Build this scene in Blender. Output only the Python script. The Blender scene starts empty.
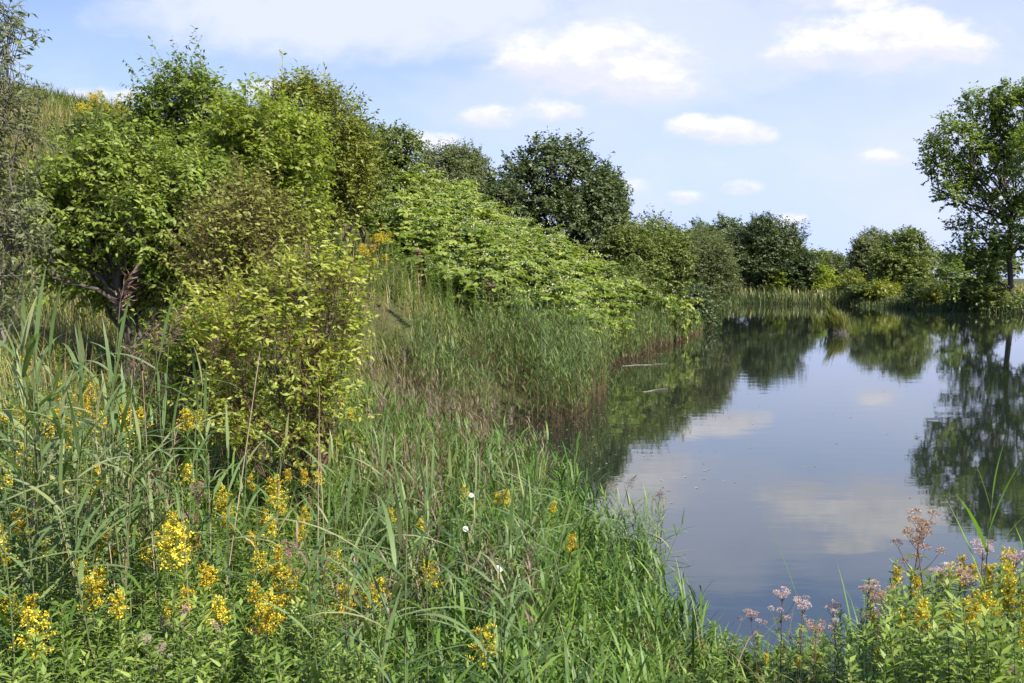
import bpy, math, random
import numpy as np
from mathutils import Vector

# ------------------------------------------------------------------ camera, sky, sun, exposure
sc = bpy.context.scene
R = math.radians
FPX = 1000.0                       # focal length in pixels of the 1024 x 683 frame
PITCH = R(3.63)
EYE = np.array([0.0, 0.0, 3.0])    # eye height above the water

cam = bpy.data.cameras.new('camera')
cam.sensor_width = 36.0
cam.lens = 36.0 * FPX / 1024.0
cam.clip_start = 0.05
cam.clip_end = 6000
camo = bpy.data.objects.new('camera', cam)
sc.collection.objects.link(camo)
camo.location = EYE
camo.rotation_euler = (R(90) - PITCH, 0, 0)
sc.camera = camo

SUN_AZ, SUN_EL = R(134), R(46)      # clockwise from the view direction (+Y)
SUN_DIR = Vector((math.sin(SUN_AZ) * math.cos(SUN_EL), math.cos(SUN_AZ) * math.cos(SUN_EL), math.sin(SUN_EL)))
sun = bpy.data.lights.new('sun', 'SUN')
sun.energy = 5.0
sun.angle = R(0.53)
sun.color = (1.0, 0.95, 0.86)
suno = bpy.data.objects.new('sun', sun)
sc.collection.objects.link(suno)
suno.rotation_euler = SUN_DIR.to_track_quat('Z', 'Y').to_euler()

sc.view_settings.view_transform = 'Standard'
sc.view_settings.look = 'None'
sc.view_settings.exposure = 0.98
sc.view_settings.gamma = 1.0
sc.view_settings.use_curve_mapping = False
sc.cycles.max_bounces = 5
sc.cycles.diffuse_bounces = 2
sc.cycles.glossy_bounces = 2
sc.cycles.transmission_bounces = 3
sc.cycles.use_adaptive_sampling = True
sc.cycles.adaptive_threshold = 0.03
sc.cycles.caustics_reflective = False
sc.cycles.caustics_refractive = False


def ray(px, py):
    """World direction of a point of the frame, scaled to y = 1."""
    a = (px - 512.0) / FPX
    b = (341.5 - py) / FPX
    cp, sp = math.cos(PITCH), math.sin(PITCH)
    d = np.array([a, cp + b * sp, -sp + b * cp])
    return d / d[1]


def at(px, py, Y):
    return EYE + ray(px, py) * Y


world = bpy.data.worlds.new('World')
sc.world = world
world.use_nodes = True


def build_sky():
    nt = world.node_tree
    nt.nodes.clear()
    N, L = nt.nodes, nt.links

    def val(x):
        n = N.new('ShaderNodeValue'); n.outputs[0].default_value = x; return n.outputs[0]

    def m(op, a, b=None, c=None, clamp=False):
        n = N.new('ShaderNodeMath'); n.operation = op; n.use_clamp = clamp
        for i, v in enumerate((a, b, c)):
            if v is None: continue
            if isinstance(v, (int, float)): n.inputs[i].default_value = v
            else: L.new(v, n.inputs[i])
        return n.outputs[0]

    def smooth(x, lo, hi, o0=0.0, o1=1.0):
        n = N.new('ShaderNodeMapRange'); n.interpolation_type = 'SMOOTHSTEP'
        L.new(x, n.inputs[0])
        n.inputs[1].default_value = lo; n.inputs[2].default_value = hi
        n.inputs[3].default_value = o0; n.inputs[4].default_value = o1
        return n.outputs[0]

    def mix(f, a, b):
        n = N.new('ShaderNodeMix'); n.data_type = 'RGBA'
        if isinstance(f, float): n.inputs[0].default_value = f
        else: L.new(f, n.inputs[0])
        for k, v in ((6, a), (7, b)):
            if isinstance(v, tuple): n.inputs[k].default_value = v
            else: L.new(v, n.inputs[k])
        return n.outputs[2]

    tc = N.new('ShaderNodeTexCoord')
    sep = N.new('ShaderNodeSeparateXYZ'); L.new(tc.outputs['Generated'], sep.inputs[0])
    x, y, z = sep.outputs
    ysafe = m('MAXIMUM', m('ABSOLUTE', y), 0.05)
    u = m('DIVIDE', x, ysafe)
    v = m('DIVIDE', z, ysafe)

    sky = N.new('ShaderNodeTexSky'); sky.sky_type = 'NISHITA'
    sky.sun_disc = False
    sky.sun_elevation = SUN_EL
    sky.sun_rotation = SUN_AZ
    sky.air_density = 1.0; sky.dust_density = 0.3; sky.ozone_density = 2.0
    skyc = N.new('ShaderNodeVectorMath'); skyc.operation = 'SCALE'
    L.new(sky.outputs[0], skyc.inputs[0]); skyc.inputs[3].default_value = 1.25
    base = skyc.outputs[0]

    comb = N.new('ShaderNodeCombineXYZ'); L.new(u, comb.inputs[0]); L.new(m('MULTIPLY', v, 1.7), comb.inputs[1])

    def noise(scale, detail, rough, off=0.0, dist=0.0):
        mp = N.new('ShaderNodeMapping'); L.new(comb.outputs[0], mp.inputs[0])
        mp.inputs['Location'].default_value = (off, off * 0.7, 0)
        n = N.new('ShaderNodeTexNoise'); L.new(mp.outputs[0], n.inputs['Vector'])
        n.inputs['Scale'].default_value = scale; n.inputs['Detail'].default_value = detail
        n.inputs['Roughness'].default_value = rough; n.inputs['Distortion'].default_value = dist
        return n.outputs[0]

    n1 = noise(17, 7, 0.58, 0.3, 0.3)
    n2 = noise(55, 5, 0.6, 3.1)
    nlow = noise(4.0, 5, 0.6, 7.7, 0.4)

    # cumulus: centre (px, py), half sizes, weight
    puffs = [(600, 66, 100, 44, 1), (650, 90, 58, 26, 1), (540, 62, 64, 32, .95), (610, 40, 60, 24, .9), (485, 118, 40, 15, .8), (550, 112, 34, 14, .75),
             (722, 133, 54, 18, 1), (690, 128, 26, 14, .9), (880, 46, 110, 38, 1), (815, 56, 58, 24, 1), (945, 50, 55, 24, .95), (905, 24, 44, 22, 1),
             (742, 188, 24, 11, .8), (692, 198, 24, 9, .6), (880, 158, 28, 10, .7), (790, 222, 24, 8, .5), (620, 190, 26, 9, .4),
             (265, 92, 44, 12, .75), (112, 98, 48, 12, .6), (410, 146, 60, 14, .6), (850, 4, 60, 12, .6),
             (960, -160, 200, 60, .7), (420, -190, 190, 60, .8), (30, 120, 60, 20, .5)]
    best = None
    shade = None
    for (px, py, rx, ry, w) in puffs:
        d = ray(px, py)
        du = m('MULTIPLY', m('SUBTRACT', u, float(d[0])), FPX / rx)
        dv = m('MULTIPLY', m('SUBTRACT', v, float(d[2])), FPX / ry)
        dvn = m('MINIMUM', m('MULTIPLY', dv, 1.35), dv)        # flatter bottoms
        q = m('ADD', m('MULTIPLY', du, du), m('MULTIPLY', dvn, dvn))
        f = m('MULTIPLY', m('SUBTRACT', 1.0, q), w)
        f = m('MAXIMUM', f, -1.5)
        best = f if best is None else m('MAXIMUM', best, f)
        wgt = m('MAXIMUM', m('ADD', f, 0.35), 0.0)
        s = m('MULTIPLY', wgt, dv)
        shade = s if shade is None else m('ADD', shade, s)
    dens = m('ADD', m('MULTIPLY', best, 0.85), m('MULTIPLY', m('SUBTRACT', n1, 0.5), 2.5))
    dens = m('ADD', dens, m('MULTIPLY', m('SUBTRACT', n2, 0.5), 0.5))
    front = m('GREATER_THAN', y, 0.02)
    cmask = m('MULTIPLY', smooth(dens, -0.2, 0.85), front)

    # thin veils: broad streaky layer, thicker top left and to the right
    veils = [(360, 8, 260, 50, 1.0), (690, 26, 170, 80, .75), (930, 25, 230, 70, .5), (560, 105, 150, 45, .45), (900, 120, 240, 120, .25), (560, 150, 160, 60, .2), (150, 30, 120, 50, .1)]
    vb = None
    for (px, py, rx, ry, w) in veils:
        d = ray(px, py)
        du = m('MULTIPLY', m('SUBTRACT', u, float(d[0])), FPX / rx)
        dv = m('MULTIPLY', m('SUBTRACT', v, float(d[2])), FPX / ry)
        q = m('ADD', m('MULTIPLY', du, du), m('MULTIPLY', dv, dv))
        f = m('MULTIPLY', smooth(m('ADD', q, m('MULTIPLY', m('SUBTRACT', n1, 0.5), 1.6)), 0.1, 1.5, 1.0, 0.0), w)
        vb = f if vb is None else m('MAXIMUM', vb, f)
    vmask = m('ADD', m('MULTIPLY', vb, front), m('MULTIPLY', smooth(nlow, 0.36, 0.72, 0.0, 0.6), smooth(z, 0.10, 0.30, 1.0, 0.25)), clamp=True)
    # milky air low over the horizon, and to the sun side
    hz = smooth(z, 0.0, 0.33, 0.72, 0.0)
    hx = smooth(u, -0.45, 0.4, 0.02, 0.42)
    hz = m('ADD', hz, m('MULTIPLY', hx, smooth(z, 0.12, 0.36, 1.0, 0.0)), clamp=True)

    K = SKY_GAIN
    up = smooth(z, 0.10, 0.40, 0.0, 0.55)
    base = mix(up, base, (0.42 * K, 0.62 * K, 1.25 * K, 1))
    c = mix(hz, base, (0.63 * K, 0.77 * K, 1.18 * K, 1))
    c = mix(vmask, c, (0.77 * K, 0.83 * K, 1.06 * K, 1))
    lit = m('ADD', m('MULTIPLY', shade, 0.55), m('MULTIPLY', m('SUBTRACT', n2, 0.5), 1.0))
    ccol = mix(smooth(lit, -0.25, 0.45), (0.80 * K, 0.82 * K, 0.94 * K, 1), (1.05 * K, 1.03 * K, 1.07 * K, 1))
    c = mix(cmask, c, ccol)
    bg = N.new('ShaderNodeBackground'); L.new(c, bg.inputs[0]); bg.inputs[1].default_value = SKY_STRENGTH
    out = N.new('ShaderNodeOutputWorld'); L.new(bg.outputs[0], out.inputs[0])


SKY_STRENGTH = 0.058
SKY_GAIN = 0.54 / SKY_STRENGTH     # clouds and haze measured on the scale of the sky texture
build_sky()

# ------------------------------------------------------------------ helpers
RNG = np.random.default_rng(11)
random.seed(5)


def unit(a):
    return a / np.maximum(np.linalg.norm(a, axis=-1, keepdims=True), 1e-9)


class Geo:
    def __init__(self):
        self.V, self.T, self.F, self.n = [], [], {}, 0

    def add(self, V, F, T=0.5):
        V = np.asarray(V, float).reshape(-1, 3)
        if len(V) == 0: return
        F = np.asarray(F, int)
        self.V.append(V)
        self.T.append(np.full(len(V), T) if np.isscalar(T) else np.asarray(T, float))
        self.F.setdefault(F.shape[1], []).append(F + self.n)
        self.n += len(V)

    def arrays(self):
        return np.concatenate(self.V), {k: np.concatenate(f) for k, f in self.F.items()}, np.concatenate(self.T)

    def mesh(self, name, mat, smooth=False):
        V, Fs, T = self.arrays()
        me = bpy.data.meshes.new(name)
        me.vertices.add(len(V))
        me.vertices.foreach_set('co', V.astype(np.float32).ravel())
        loops, starts, pos = [], [], 0
        for k, F in Fs.items():
            loops.append(F.ravel())
            starts.append(pos + np.arange(len(F)) * k)
            pos += F.size
        loops = np.concatenate(loops).astype(np.int32); starts = np.concatenate(starts).astype(np.int32)
        me.loops.add(len(loops)); me.loops.foreach_set('vertex_index', loops)
        me.polygons.add(len(starts)); me.polygons.foreach_set('loop_start', starts)
        a = me.attributes.new('tint', 'FLOAT', 'POINT')
        a.data.foreach_set('value', np.clip(T, 0, 1).astype(np.float32))
        me.materials.append(mat)
        me.update(calc_edges=True)
        if smooth:
            me.polygons.foreach_set('use_smooth', np.ones(len(starts), bool))
        return me

    def build(self, name, mat, parent=None, smooth=False):
        if self.n == 0: return None
        o = bpy.data.objects.new(name, self.mesh(name, mat, smooth))
        sc.collection.objects.link(o)
        if parent is not None: o.parent = parent
        return o


def tag(o, label, cat, group=None, kind=None):
    o['label'] = label; o['category'] = cat
    if group: o['group'] = group
    if kind: o['kind'] = kind
    return o


def empty(name, loc, rz=0.0):
    o = bpy.data.objects.new(name, None)
    o.empty_display_size = 0.2
    sc.collection.objects.link(o)
    o.location = loc; o.rotation_euler = (0, 0, rz)
    return o


def copy_tree(o, parent=None):
    c = o.copy(); sc.collection.objects.link(c)
    if parent is not None: c.parent = parent
    for ch in o.children:
        copy_tree(ch, c)
    return c


class Kind:
    """Prototypes of one kind of plant; the first placement uses the prototype itself, later ones copies."""
    def __init__(self, protos):       # list of (root, height)
        self.p = [[r, h, False] for r, h in protos]

    def put(self, loc, height, rz, label, cat, group, tilt=(0, 0), pick=None, wide=1.0):
        q = self.p[pick if pick is not None else random.randrange(len(self.p))]
        root = q[0] if not q[2] else copy_tree(q[0])
        q[2] = True
        s = height / q[1]
        root.location = loc; root.rotation_euler = (tilt[0], tilt[1], rz)
        root.scale = (s * wide, s * wide, s)
        return tag(root, label, cat, group)

    def finish(self):                 # prototypes that were never used go away
        for r, h, used in self.p:
            if not used:
                for ch in list(r.children): bpy.data.objects.remove(ch)
                bpy.data.objects.remove(r)


class Noise3:
    def __init__(self, seed, n=7):
        r = np.random.default_rng(seed)
        self.k = r.normal(size=(n, 3)); self.p = r.uniform(0, 6.28, n)

    def __call__(self, P, scale):
        return np.sin(P @ (self.k.T * scale) + self.p).sum(-1) / math.sqrt(len(self.p) / 2) * 0.5


def tube(g, pts, radii, sides=6, T=0.5):
    pts = np.asarray(pts, float); k = len(pts)
    radii = np.broadcast_to(np.asarray(radii, float), (k,))
    d = unit(np.gradient(pts, axis=0))
    ref = np.where(np.abs(d[:, 2:3]) > 0.9, np.array([[1.0, 0, 0]]), np.array([[0, 0, 1.0]]))
    ref = np.broadcast_to(ref[0], d.shape)
    a = unit(np.cross(d, ref)); b = np.cross(d, a)
    ang = np.arange(sides) / sides * 2 * math.pi
    V = pts[:, None] + radii[:, None, None] * (np.cos(ang)[None, :, None] * a[:, None] + np.sin(ang)[None, :, None] * b[:, None])
    i = np.arange(k - 1)[:, None] * sides; j = np.arange(sides)[None]; j2 = (j + 1) % sides
    F = np.stack([i + j, i + j2, i + sides + j2, i + sides + j], -1).reshape(-1, 4)
    g.add(V.reshape(-1, 3), F, T)


def twigs(g, A, B, r0, r1, T=0.5):
    """Straight three-sided twigs, all at once."""
    A = np.asarray(A, float); B = np.asarray(B, float); n = len(A)
    if n == 0: return
    d = unit(B - A)
    a = unit(np.cross(d, np.array([0.31, 0.17, 0.93]))); b = np.cross(d, a)
    ang = np.array([0, 2.094, 4.189])
    off = np.cos(ang)[None, :, None] * a[:, None] + np.sin(ang)[None, :, None] * b[:, None]
    r0 = np.broadcast_to(r0, (n,))[:, None, None]; r1 = np.broadcast_to(r1, (n,))[:, None, None]
    V = np.concatenate([A[:, None] + off * r0, B[:, None] + off * r1], 1)
    base = (np.arange(n) * 6)[:, None, None]
    F = np.array([[0, 1, 4, 3], [1, 2, 5, 4], [2, 0, 3, 5]])[None] + base
    T = T if np.isscalar(T) else np.repeat(T, 6)
    g.add(V.reshape(-1, 3), F.reshape(-1, 4), T)


def leaves(g, P, D, Nn, L, W, T, bend=0.10, droop=0.12, simple=False):
    """Pointed leaves folded along the midrib (five points) or plain diamonds (four)."""
    n = len(P)
    if n == 0: return
    D = unit(D); Nn = unit(Nn - D * (Nn * D).sum(-1, keepdims=True)); S = np.cross(D, Nn)
    L = np.broadcast_to(L, (n,))[:, None]; W = np.broadcast_to(W, (n,))[:, None]
    T = np.broadcast_to(T, (n,))
    tip = P + D * L - Nn * L * droop
    lf = P + D * L * 0.42 + S * W * 0.5 + Nn * W * 0.12
    rt = P + D * L * 0.42 - S * W * 0.5 + Nn * W * 0.12
    if simple:
        V = np.stack([P, rt, tip, lf], 1)
        F = (np.arange(n) * 4)[:, None] + np.array([0, 1, 2, 3])[None]
        g.add(V.reshape(-1, 3), F, np.repeat(T, 4))
    else:
        c = P + D * L * 0.48 + Nn * L * bend * 0.4 - Nn * W * 0.1
        V = np.stack([P, c, lf, tip, rt], 1)
        b = (np.arange(n) * 5)[:, None]
        F = np.concatenate([b + np.array([[0, 1, 3, 2]]), b + np.array([[0, 4, 3, 1]])])
        g.add(V.reshape(-1, 3), F, np.repeat(T, 5))


def blades(g, P, az, L, W, tilt, bend, T, segs=4, power=1.4, twist=0.0):
    """Grass or reed blades: strips that lean by tilt and bow over by bend (radians) along the length."""
    n = len(P)
    if n == 0: return
    f = lambda a: np.broadcast_to(np.asarray(a, float), (n,))
    az, L, W, tilt, bend, T = map(f, (az, L, W, tilt, bend, T))
    h = np.stack([np.cos(az), np.sin(az), np.zeros(n)], -1)
    s = np.stack([-np.sin(az), np.cos(az), np.zeros(n)], -1)
    up = np.array([0, 0, 1.0])
    prof = np.array([0.55, 1.0, 0.92, 0.66, 0.06]) if segs == 4 else np.interp(np.linspace(0, 1, segs + 1), [0, .25, .5, .75, 1], [0.55, 1, .92, .66, .06])
    c = P.copy(); rows = []
    for k in range(segs + 1):
        t = k / segs
        if twist:
            w_dir = s * math.cos(twist * t) + up * math.sin(twist * t) * 0.6
        else:
            w_dir = s
        w = (W * prof[k] * 0.5)[:, None]
        rows.append(c - w_dir * w); rows.append(c + w_dir * w)
        th = tilt + bend * ((t + 0.5 / segs) ** power)
        c = c + (h * np.sin(th)[:, None] + up * np.cos(th)[:, None]) * (L / segs)[:, None]
    V = np.stack(rows, 1)
    m = 2 * (segs + 1)
    q = np.array([[2 * k, 2 * k + 1, 2 * k + 3, 2 * k + 2] for k in range(segs)])
    F = (np.arange(n) * m)[:, None, None] + q[None]
    g.add(V.reshape(-1, 3), F.reshape(-1, 4), np.repeat(T, m))


# ------------------------------------------------------------------ materials
def new_mat(name):
    mt = bpy.data.materials.new(name); mt.use_nodes = True
    nt = mt.node_tree; nt.nodes.clear()
    return mt, nt


def leaf_mat(name, cols, trans=0.32, rough=0.5, spec=0.35, vary=0.25, tr_gain=1.5):
    """Foliage: colour ramp over a per-leaf random tint, part of the light passing through."""
    mt, nt = new_mat(name); N, L = nt.nodes, nt.links
    at_ = N.new('ShaderNodeAttribute'); at_.attribute_name = 'tint'
    oi = N.new('ShaderNodeObjectInfo')
    add = N.new('ShaderNodeMath'); add.operation = 'MULTIPLY_ADD'
    L.new(oi.outputs['Random'], add.inputs[0]); add.inputs[1].default_value = vary; L.new(at_.outputs['Fac'], add.inputs[2])
    sub = N.new('ShaderNodeMath'); sub.operation = 'SUBTRACT'; L.new(add.outputs[0], sub.inputs[0]); sub.inputs[1].default_value = vary / 2
    rp = N.new('ShaderNodeValToRGB'); L.new(sub.outputs[0], rp.inputs[0])
    e = rp.color_ramp.elements
    while len(e) < len(cols): e.new(0.5)
    for i, c in enumerate(cols):
        e[i].position = i / (len(cols) - 1); e[i].color = (*c, 1)
    p = N.new('ShaderNodeBsdfPrincipled'); L.new(rp.outputs[0], p.inputs['Base Color'])
    p.inputs['Roughness'].default_value = rough; p.inputs['Specular IOR Level'].default_value = spec
    tr = N.new('ShaderNodeBsdfTranslucent')
    g = N.new('ShaderNodeVectorMath'); g.operation = 'MULTIPLY'; L.new(rp.outputs[0], g.inputs[0])
    g.inputs[1].default_value = (tr_gain * 1.05, tr_gain * 1.1, tr_gain * 0.55)
    L.new(g.outputs[0], tr.inputs[0])
    mx = N.new('ShaderNodeMixShader'); mx.inputs[0].default_value = trans
    L.new(p.outputs[0], mx.inputs[1]); L.new(tr.outputs[0], mx.inputs[2])
    o = N.new('ShaderNodeOutputMaterial'); L.new(mx.outputs[0], o.inputs[0])
    return mt


def bark_mat(name, c0, c1, rough=0.85):
    mt, nt = new_mat(name); N, L = nt.nodes, nt.links
    tc = N.new('ShaderNodeTexCoord')
    mp = N.new('ShaderNodeMapping'); mp.inputs['Scale'].default_value = (9, 9, 2.0); L.new(tc.outputs['Object'], mp.inputs[0])
    n = N.new('ShaderNodeTexNoise'); n.inputs['Scale'].default_value = 2.0; n.inputs['Detail'].default_value = 6; L.new(mp.outputs[0], n.inputs[0])
    rp = N.new('ShaderNodeValToRGB'); L.new(n.outputs[0], rp.inputs[0])
    rp.color_ramp.elements[0].position = 0.3; rp.color_ramp.elements[1].position = 0.7
    rp.color_ramp.elements[0].color = (*c0, 1); rp.color_ramp.elements[1].color = (*c1, 1)
    p = N.new('ShaderNodeBsdfPrincipled'); L.new(rp.outputs[0], p.inputs['Base Color']); p.inputs['Roughness'].default_value = rough
    b = N.new('ShaderNodeBump'); b.inputs['Strength'].default_value = 0.4; L.new(n.outputs[0], b.inputs['Height']); L.new(b.outputs[0], p.inputs['Normal'])
    o = N.new('ShaderNodeOutputMaterial'); L.new(p.outputs[0], o.inputs[0])
    return mt


def ground_mat():
    mt, nt = new_mat('soil_and_turf'); N, L = nt.nodes, nt.links
    geo = N.new('ShaderNodeNewGeometry')
    a = N.new('ShaderNodeTexNoise'); a.inputs['Scale'].default_value = 0.35; a.inputs['Detail'].default_value = 8; L.new(geo.outputs['Position'], a.inputs[0])
    b = N.new('ShaderNodeTexNoise'); b.inputs['Scale'].default_value = 6; b.inputs['Detail'].default_value = 8; L.new(geo.outputs['Position'], b.inputs[0])
    r1 = N.new('ShaderNodeValToRGB'); L.new(a.outputs[0], r1.inputs[0])
    e = r1.color_ramp.elements
    e[0].position = .35; e[0].color = (0.05, 0.065, 0.020, 1); e[1].position = .68; e[1].color = (0.12, 0.10, 0.045, 1)
    r2 = N.new('ShaderNodeValToRGB'); L.new(b.outputs[0], r2.inputs[0])
    e = r2.color_ramp.elements
    e[0].position = .3; e[0].color = (0.03, 0.024, 0.014, 1); e[1].position = .75; e[1].color = (0.075, 0.085, 0.03, 1)
    mx = N.new('ShaderNodeMix'); mx.data_type = 'RGBA'; mx.inputs[0].default_value = 0.5
    L.new(r1.outputs[0], mx.inputs[6]); L.new(r2.outputs[0], mx.inputs[7])
    sp = N.new('ShaderNodeSeparateXYZ'); L.new(geo.outputs['Position'], sp.inputs[0])
    wet = N.new('ShaderNodeMapRange'); L.new(sp.outputs[2], wet.inputs[0])
    wet.inputs[1].default_value = .1; wet.inputs[2].default_value = .6; wet.inputs[3].default_value = .9; wet.inputs[4].default_value = 0.0
    mud = N.new('ShaderNodeMix'); mud.data_type = 'RGBA'; L.new(wet.outputs[0], mud.inputs[0])
    L.new(mx.outputs[2], mud.inputs[6]); mud.inputs[7].default_value = (0.022, 0.020, 0.011, 1)
    p = N.new('ShaderNodeBsdfPrincipled'); L.new(mud.outputs[2], p.inputs['Base Color']); p.inputs['Roughness'].default_value = 0.95
    p.inputs['Specular IOR Level'].default_value = 0.1
    bm = N.new('ShaderNodeBump'); bm.inputs['Strength'].default_value = 0.6; bm.inputs['Distance'].default_value = 0.08
    L.new(b.outputs[0], bm.inputs['Height']); L.new(bm.outputs[0], p.inputs['Normal'])
    o = N.new('ShaderNodeOutputMaterial'); L.new(p.outputs[0], o.inputs[0])
    return mt


def water_mat():
    mt, nt = new_mat('pond_water'); N, L = nt.nodes, nt.links
    geo = N.new('ShaderNodeNewGeometry')
    mp = N.new('ShaderNodeMapping'); mp.inputs['Scale'].default_value = (0.7, 1.6, 1); L.new(geo.outputs['Position'], mp.inputs[0])
    a = N.new('ShaderNodeTexNoise'); a.inputs['Scale'].default_value = 1.3; a.inputs['Detail'].default_value = 3; L.new(mp.outputs[0], a.inputs[0])
    b = N.new('ShaderNodeTexNoise'); b.inputs['Scale'].default_value = 0.12; b.inputs['Detail'].default_value = 2; L.new(mp.outputs[0], b.inputs[0])
    rp = N.new('ShaderNodeMapRange'); L.new(b.outputs[0], rp.inputs[0])
    rp.inputs[1].default_value = .35; rp.inputs[2].default_value = .7; rp.inputs[3].default_value = .25; rp.inputs[4].default_value = 1.0
    h = N.new('ShaderNodeMath'); h.operation = 'MULTIPLY'; L.new(a.outputs[0], h.inputs[0]); L.new(rp.outputs[0], h.inputs[1])
    bm = N.new('ShaderNodeBump'); bm.inputs['Strength'].default_value = 1.0; bm.inputs['Distance'].default_value = 0.0032
    L.new(h.outputs[0], bm.inputs['Height'])
    p = N.new('ShaderNodeBsdfPrincipled')
    p.inputs['Base Color'].default_value = (0.013, 0.018, 0.013, 1)
    p.inputs['Roughness'].default_value = 0.025; p.inputs['IOR'].default_value = 2.1
    L.new(bm.outputs[0], p.inputs['Normal'])
    o = N.new('ShaderNodeOutputMaterial'); L.new(p.outputs[0], o.inputs[0])
    return mt


M = {}
M['ground'] = ground_mat()
M['water'] = water_mat()
M['bark'] = bark_mat('dark_bark', (0.035, 0.027, 0.02), (0.10, 0.08, 0.06))
M['greybark'] = bark_mat('grey_bark', (0.09, 0.08, 0.065), (0.22, 0.19, 0.15))
M['drystem'] = bark_mat('dry_stem', (0.24, 0.17, 0.10), (0.42, 0.33, 0.21))
M['redstem'] = bark_mat('red_brown_stem', (0.07, 0.035, 0.028), (0.16, 0.08, 0.05))
M['greenstem'] = bark_mat('green_stem', (0.07, 0.10, 0.03), (0.13, 0.15, 0.05))
M['broad'] = leaf_mat('broad_green_leaf', [(0.08, 0.125, 0.012), (0.16, 0.22, 0.024), (0.30, 0.34, 0.065)])
M['yellowgreen'] = leaf_mat('yellow_green_leaf', [(0.11, 0.15, 0.014), (0.22, 0.275, 0.03), (0.40, 0.42, 0.09)], trans=0.48)
M['sunny'] = leaf_mat('pale_yellow_leaf', [(0.14, 0.175, 0.022), (0.32, 0.355, 0.05), (0.58, 0.57, 0.18)], trans=0.45)
M['olive'] = leaf_mat('olive_leaf', [(0.09, 0.115, 0.012), (0.19, 0.21, 0.025), (0.32, 0.31, 0.06)], trans=0.34)
M['brownleaf'] = leaf_mat('bronzed_leaf', [(0.13, 0.09, 0.03), (0.17, 0.185, 0.03), (0.29, 0.31, 0.06)])
M['willow'] = leaf_mat('grey_green_willow_leaf', [(0.065, 0.08, 0.03), (0.115, 0.135, 0.05), (0.18, 0.195, 0.085)])
M['dark'] = leaf_mat('dark_tree_leaf', [(0.030, 0.048, 0.014), (0.060, 0.085, 0.023), (0.125, 0.155, 0.05)], trans=0.22, spec=0.5)
M['midtree'] = leaf_mat('mid_green_tree_leaf', [(0.055, 0.078, 0.017), (0.108, 0.14, 0.028), (0.19, 0.22, 0.055)], trans=0.26)
M['poplar'] = leaf_mat('poplar_leaf', [(0.07, 0.11, 0.019), (0.15, 0.20, 0.037), (0.27, 0.32, 0.085)], trans=0.38, spec=0.5)
M['knot'] = leaf_mat('knotweed_leaf', [(0.07, 0.115, 0.015), (0.17, 0.225, 0.033), (0.33, 0.365, 0.085)], trans=0.3)
M['cream'] = leaf_mat('cream_blossom', [(0.40, 0.42, 0.22), (0.55, 0.55, 0.33), (0.66, 0.65, 0.45)], trans=0.25)
M['grass'] = leaf_mat('grass_blade', [(0.045, 0.095, 0.012), (0.105, 0.185, 0.024), (0.22, 0.29, 0.055)], trans=0.22)
M['meadow'] = leaf_mat('meadow_blade', [(0.08, 0.11, 0.022), (0.165, 0.19, 0.042), (0.28, 0.27, 0.085), (0.33, 0.24, 0.12)], trans=0.25)
M['drygrass'] = leaf_mat('dry_grass_blade', [(0.17, 0.09, 0.05), (0.28, 0.19, 0.10), (0.42, 0.34, 0.20)], trans=0.2)
M['reed'] = leaf_mat('reed_leaf', [(0.038, 0.070, 0.020), (0.085, 0.138, 0.038), (0.175, 0.235, 0.085), (0.34, 0.30, 0.14)], trans=0.28, spec=0.4, rough=0.5)
M['brightreed'] = leaf_mat('bright_reed_leaf', [(0.08, 0.16, 0.02), (0.14, 0.25, 0.03), (0.2, 0.32, 0.05)], trans=0.35)
M['reedbed'] = leaf_mat('reed_bed_leaf', [(0.036, 0.068, 0.018), (0.082, 0.135, 0.033), (0.17, 0.225, 0.06), (0.27, 0.24, 0.09)], trans=0.28, spec=0.25)
M['fringe'] = leaf_mat('far_reed_blade', [(0.025, 0.042, 0.013), (0.052, 0.078, 0.022), (0.10, 0.125, 0.036), (0.18, 0.15, 0.06)], trans=0.15, spec=0.2)
M['reedbase'] = leaf_mat('red_reed_stem', [(0.085, 0.055, 0.03), (0.155, 0.10, 0.05), (0.25, 0.18, 0.09)], trans=0.1)
M['plume'] = leaf_mat('purple_brown_plume', [(0.10, 0.05, 0.042), (0.17, 0.10, 0.075), (0.27, 0.19, 0.14)], trans=0.2)
M['dusk'] = leaf_mat('dusky_grass', [(0.085, 0.05, 0.035), (0.15, 0.10, 0.06), (0.24, 0.19, 0.12)], trans=0.2)
M['plumebuff'] = leaf_mat('buff_plume', [(0.17, 0.12, 0.10), (0.26, 0.20, 0.16), (0.36, 0.28, 0.22)], trans=0.2)
M['herb'] = leaf_mat('goldenrod_leaf', [(0.05, 0.10, 0.012), (0.12, 0.19, 0.024), (0.24, 0.30, 0.06)], vary=.5, trans=0.25)
M['gold'] = leaf_mat('golden_floret', [(0.42, 0.25, 0.012), (0.72, 0.52, 0.02), (0.85, 0.72, 0.08)], trans=0.3, tr_gain=1.0, vary=0.5)
M['pink'] = leaf_mat('dusty_pink_floret', [(0.34, 0.20, 0.17), (0.50, 0.36, 0.36), (0.66, 0.54, 0.56)], trans=0.2, tr_gain=1.0, vary=0.6)
M['buff'] = leaf_mat('faded_floret', [(0.24, 0.13, 0.09), (0.40, 0.25, 0.18), (0.55, 0.40, 0.32)], trans=0.2, tr_gain=1.0)
M['agri'] = leaf_mat('agrimony_leaf', [(0.06, 0.085, 0.016), (0.13, 0.155, 0.03), (0.27, 0.27, 0.06)], trans=0.3)
M['white'] = leaf_mat('white_petal', [(0.7, 0.7, 0.68), (0.8, 0.8, 0.79)], trans=0.3, tr_gain=1.0)

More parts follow.
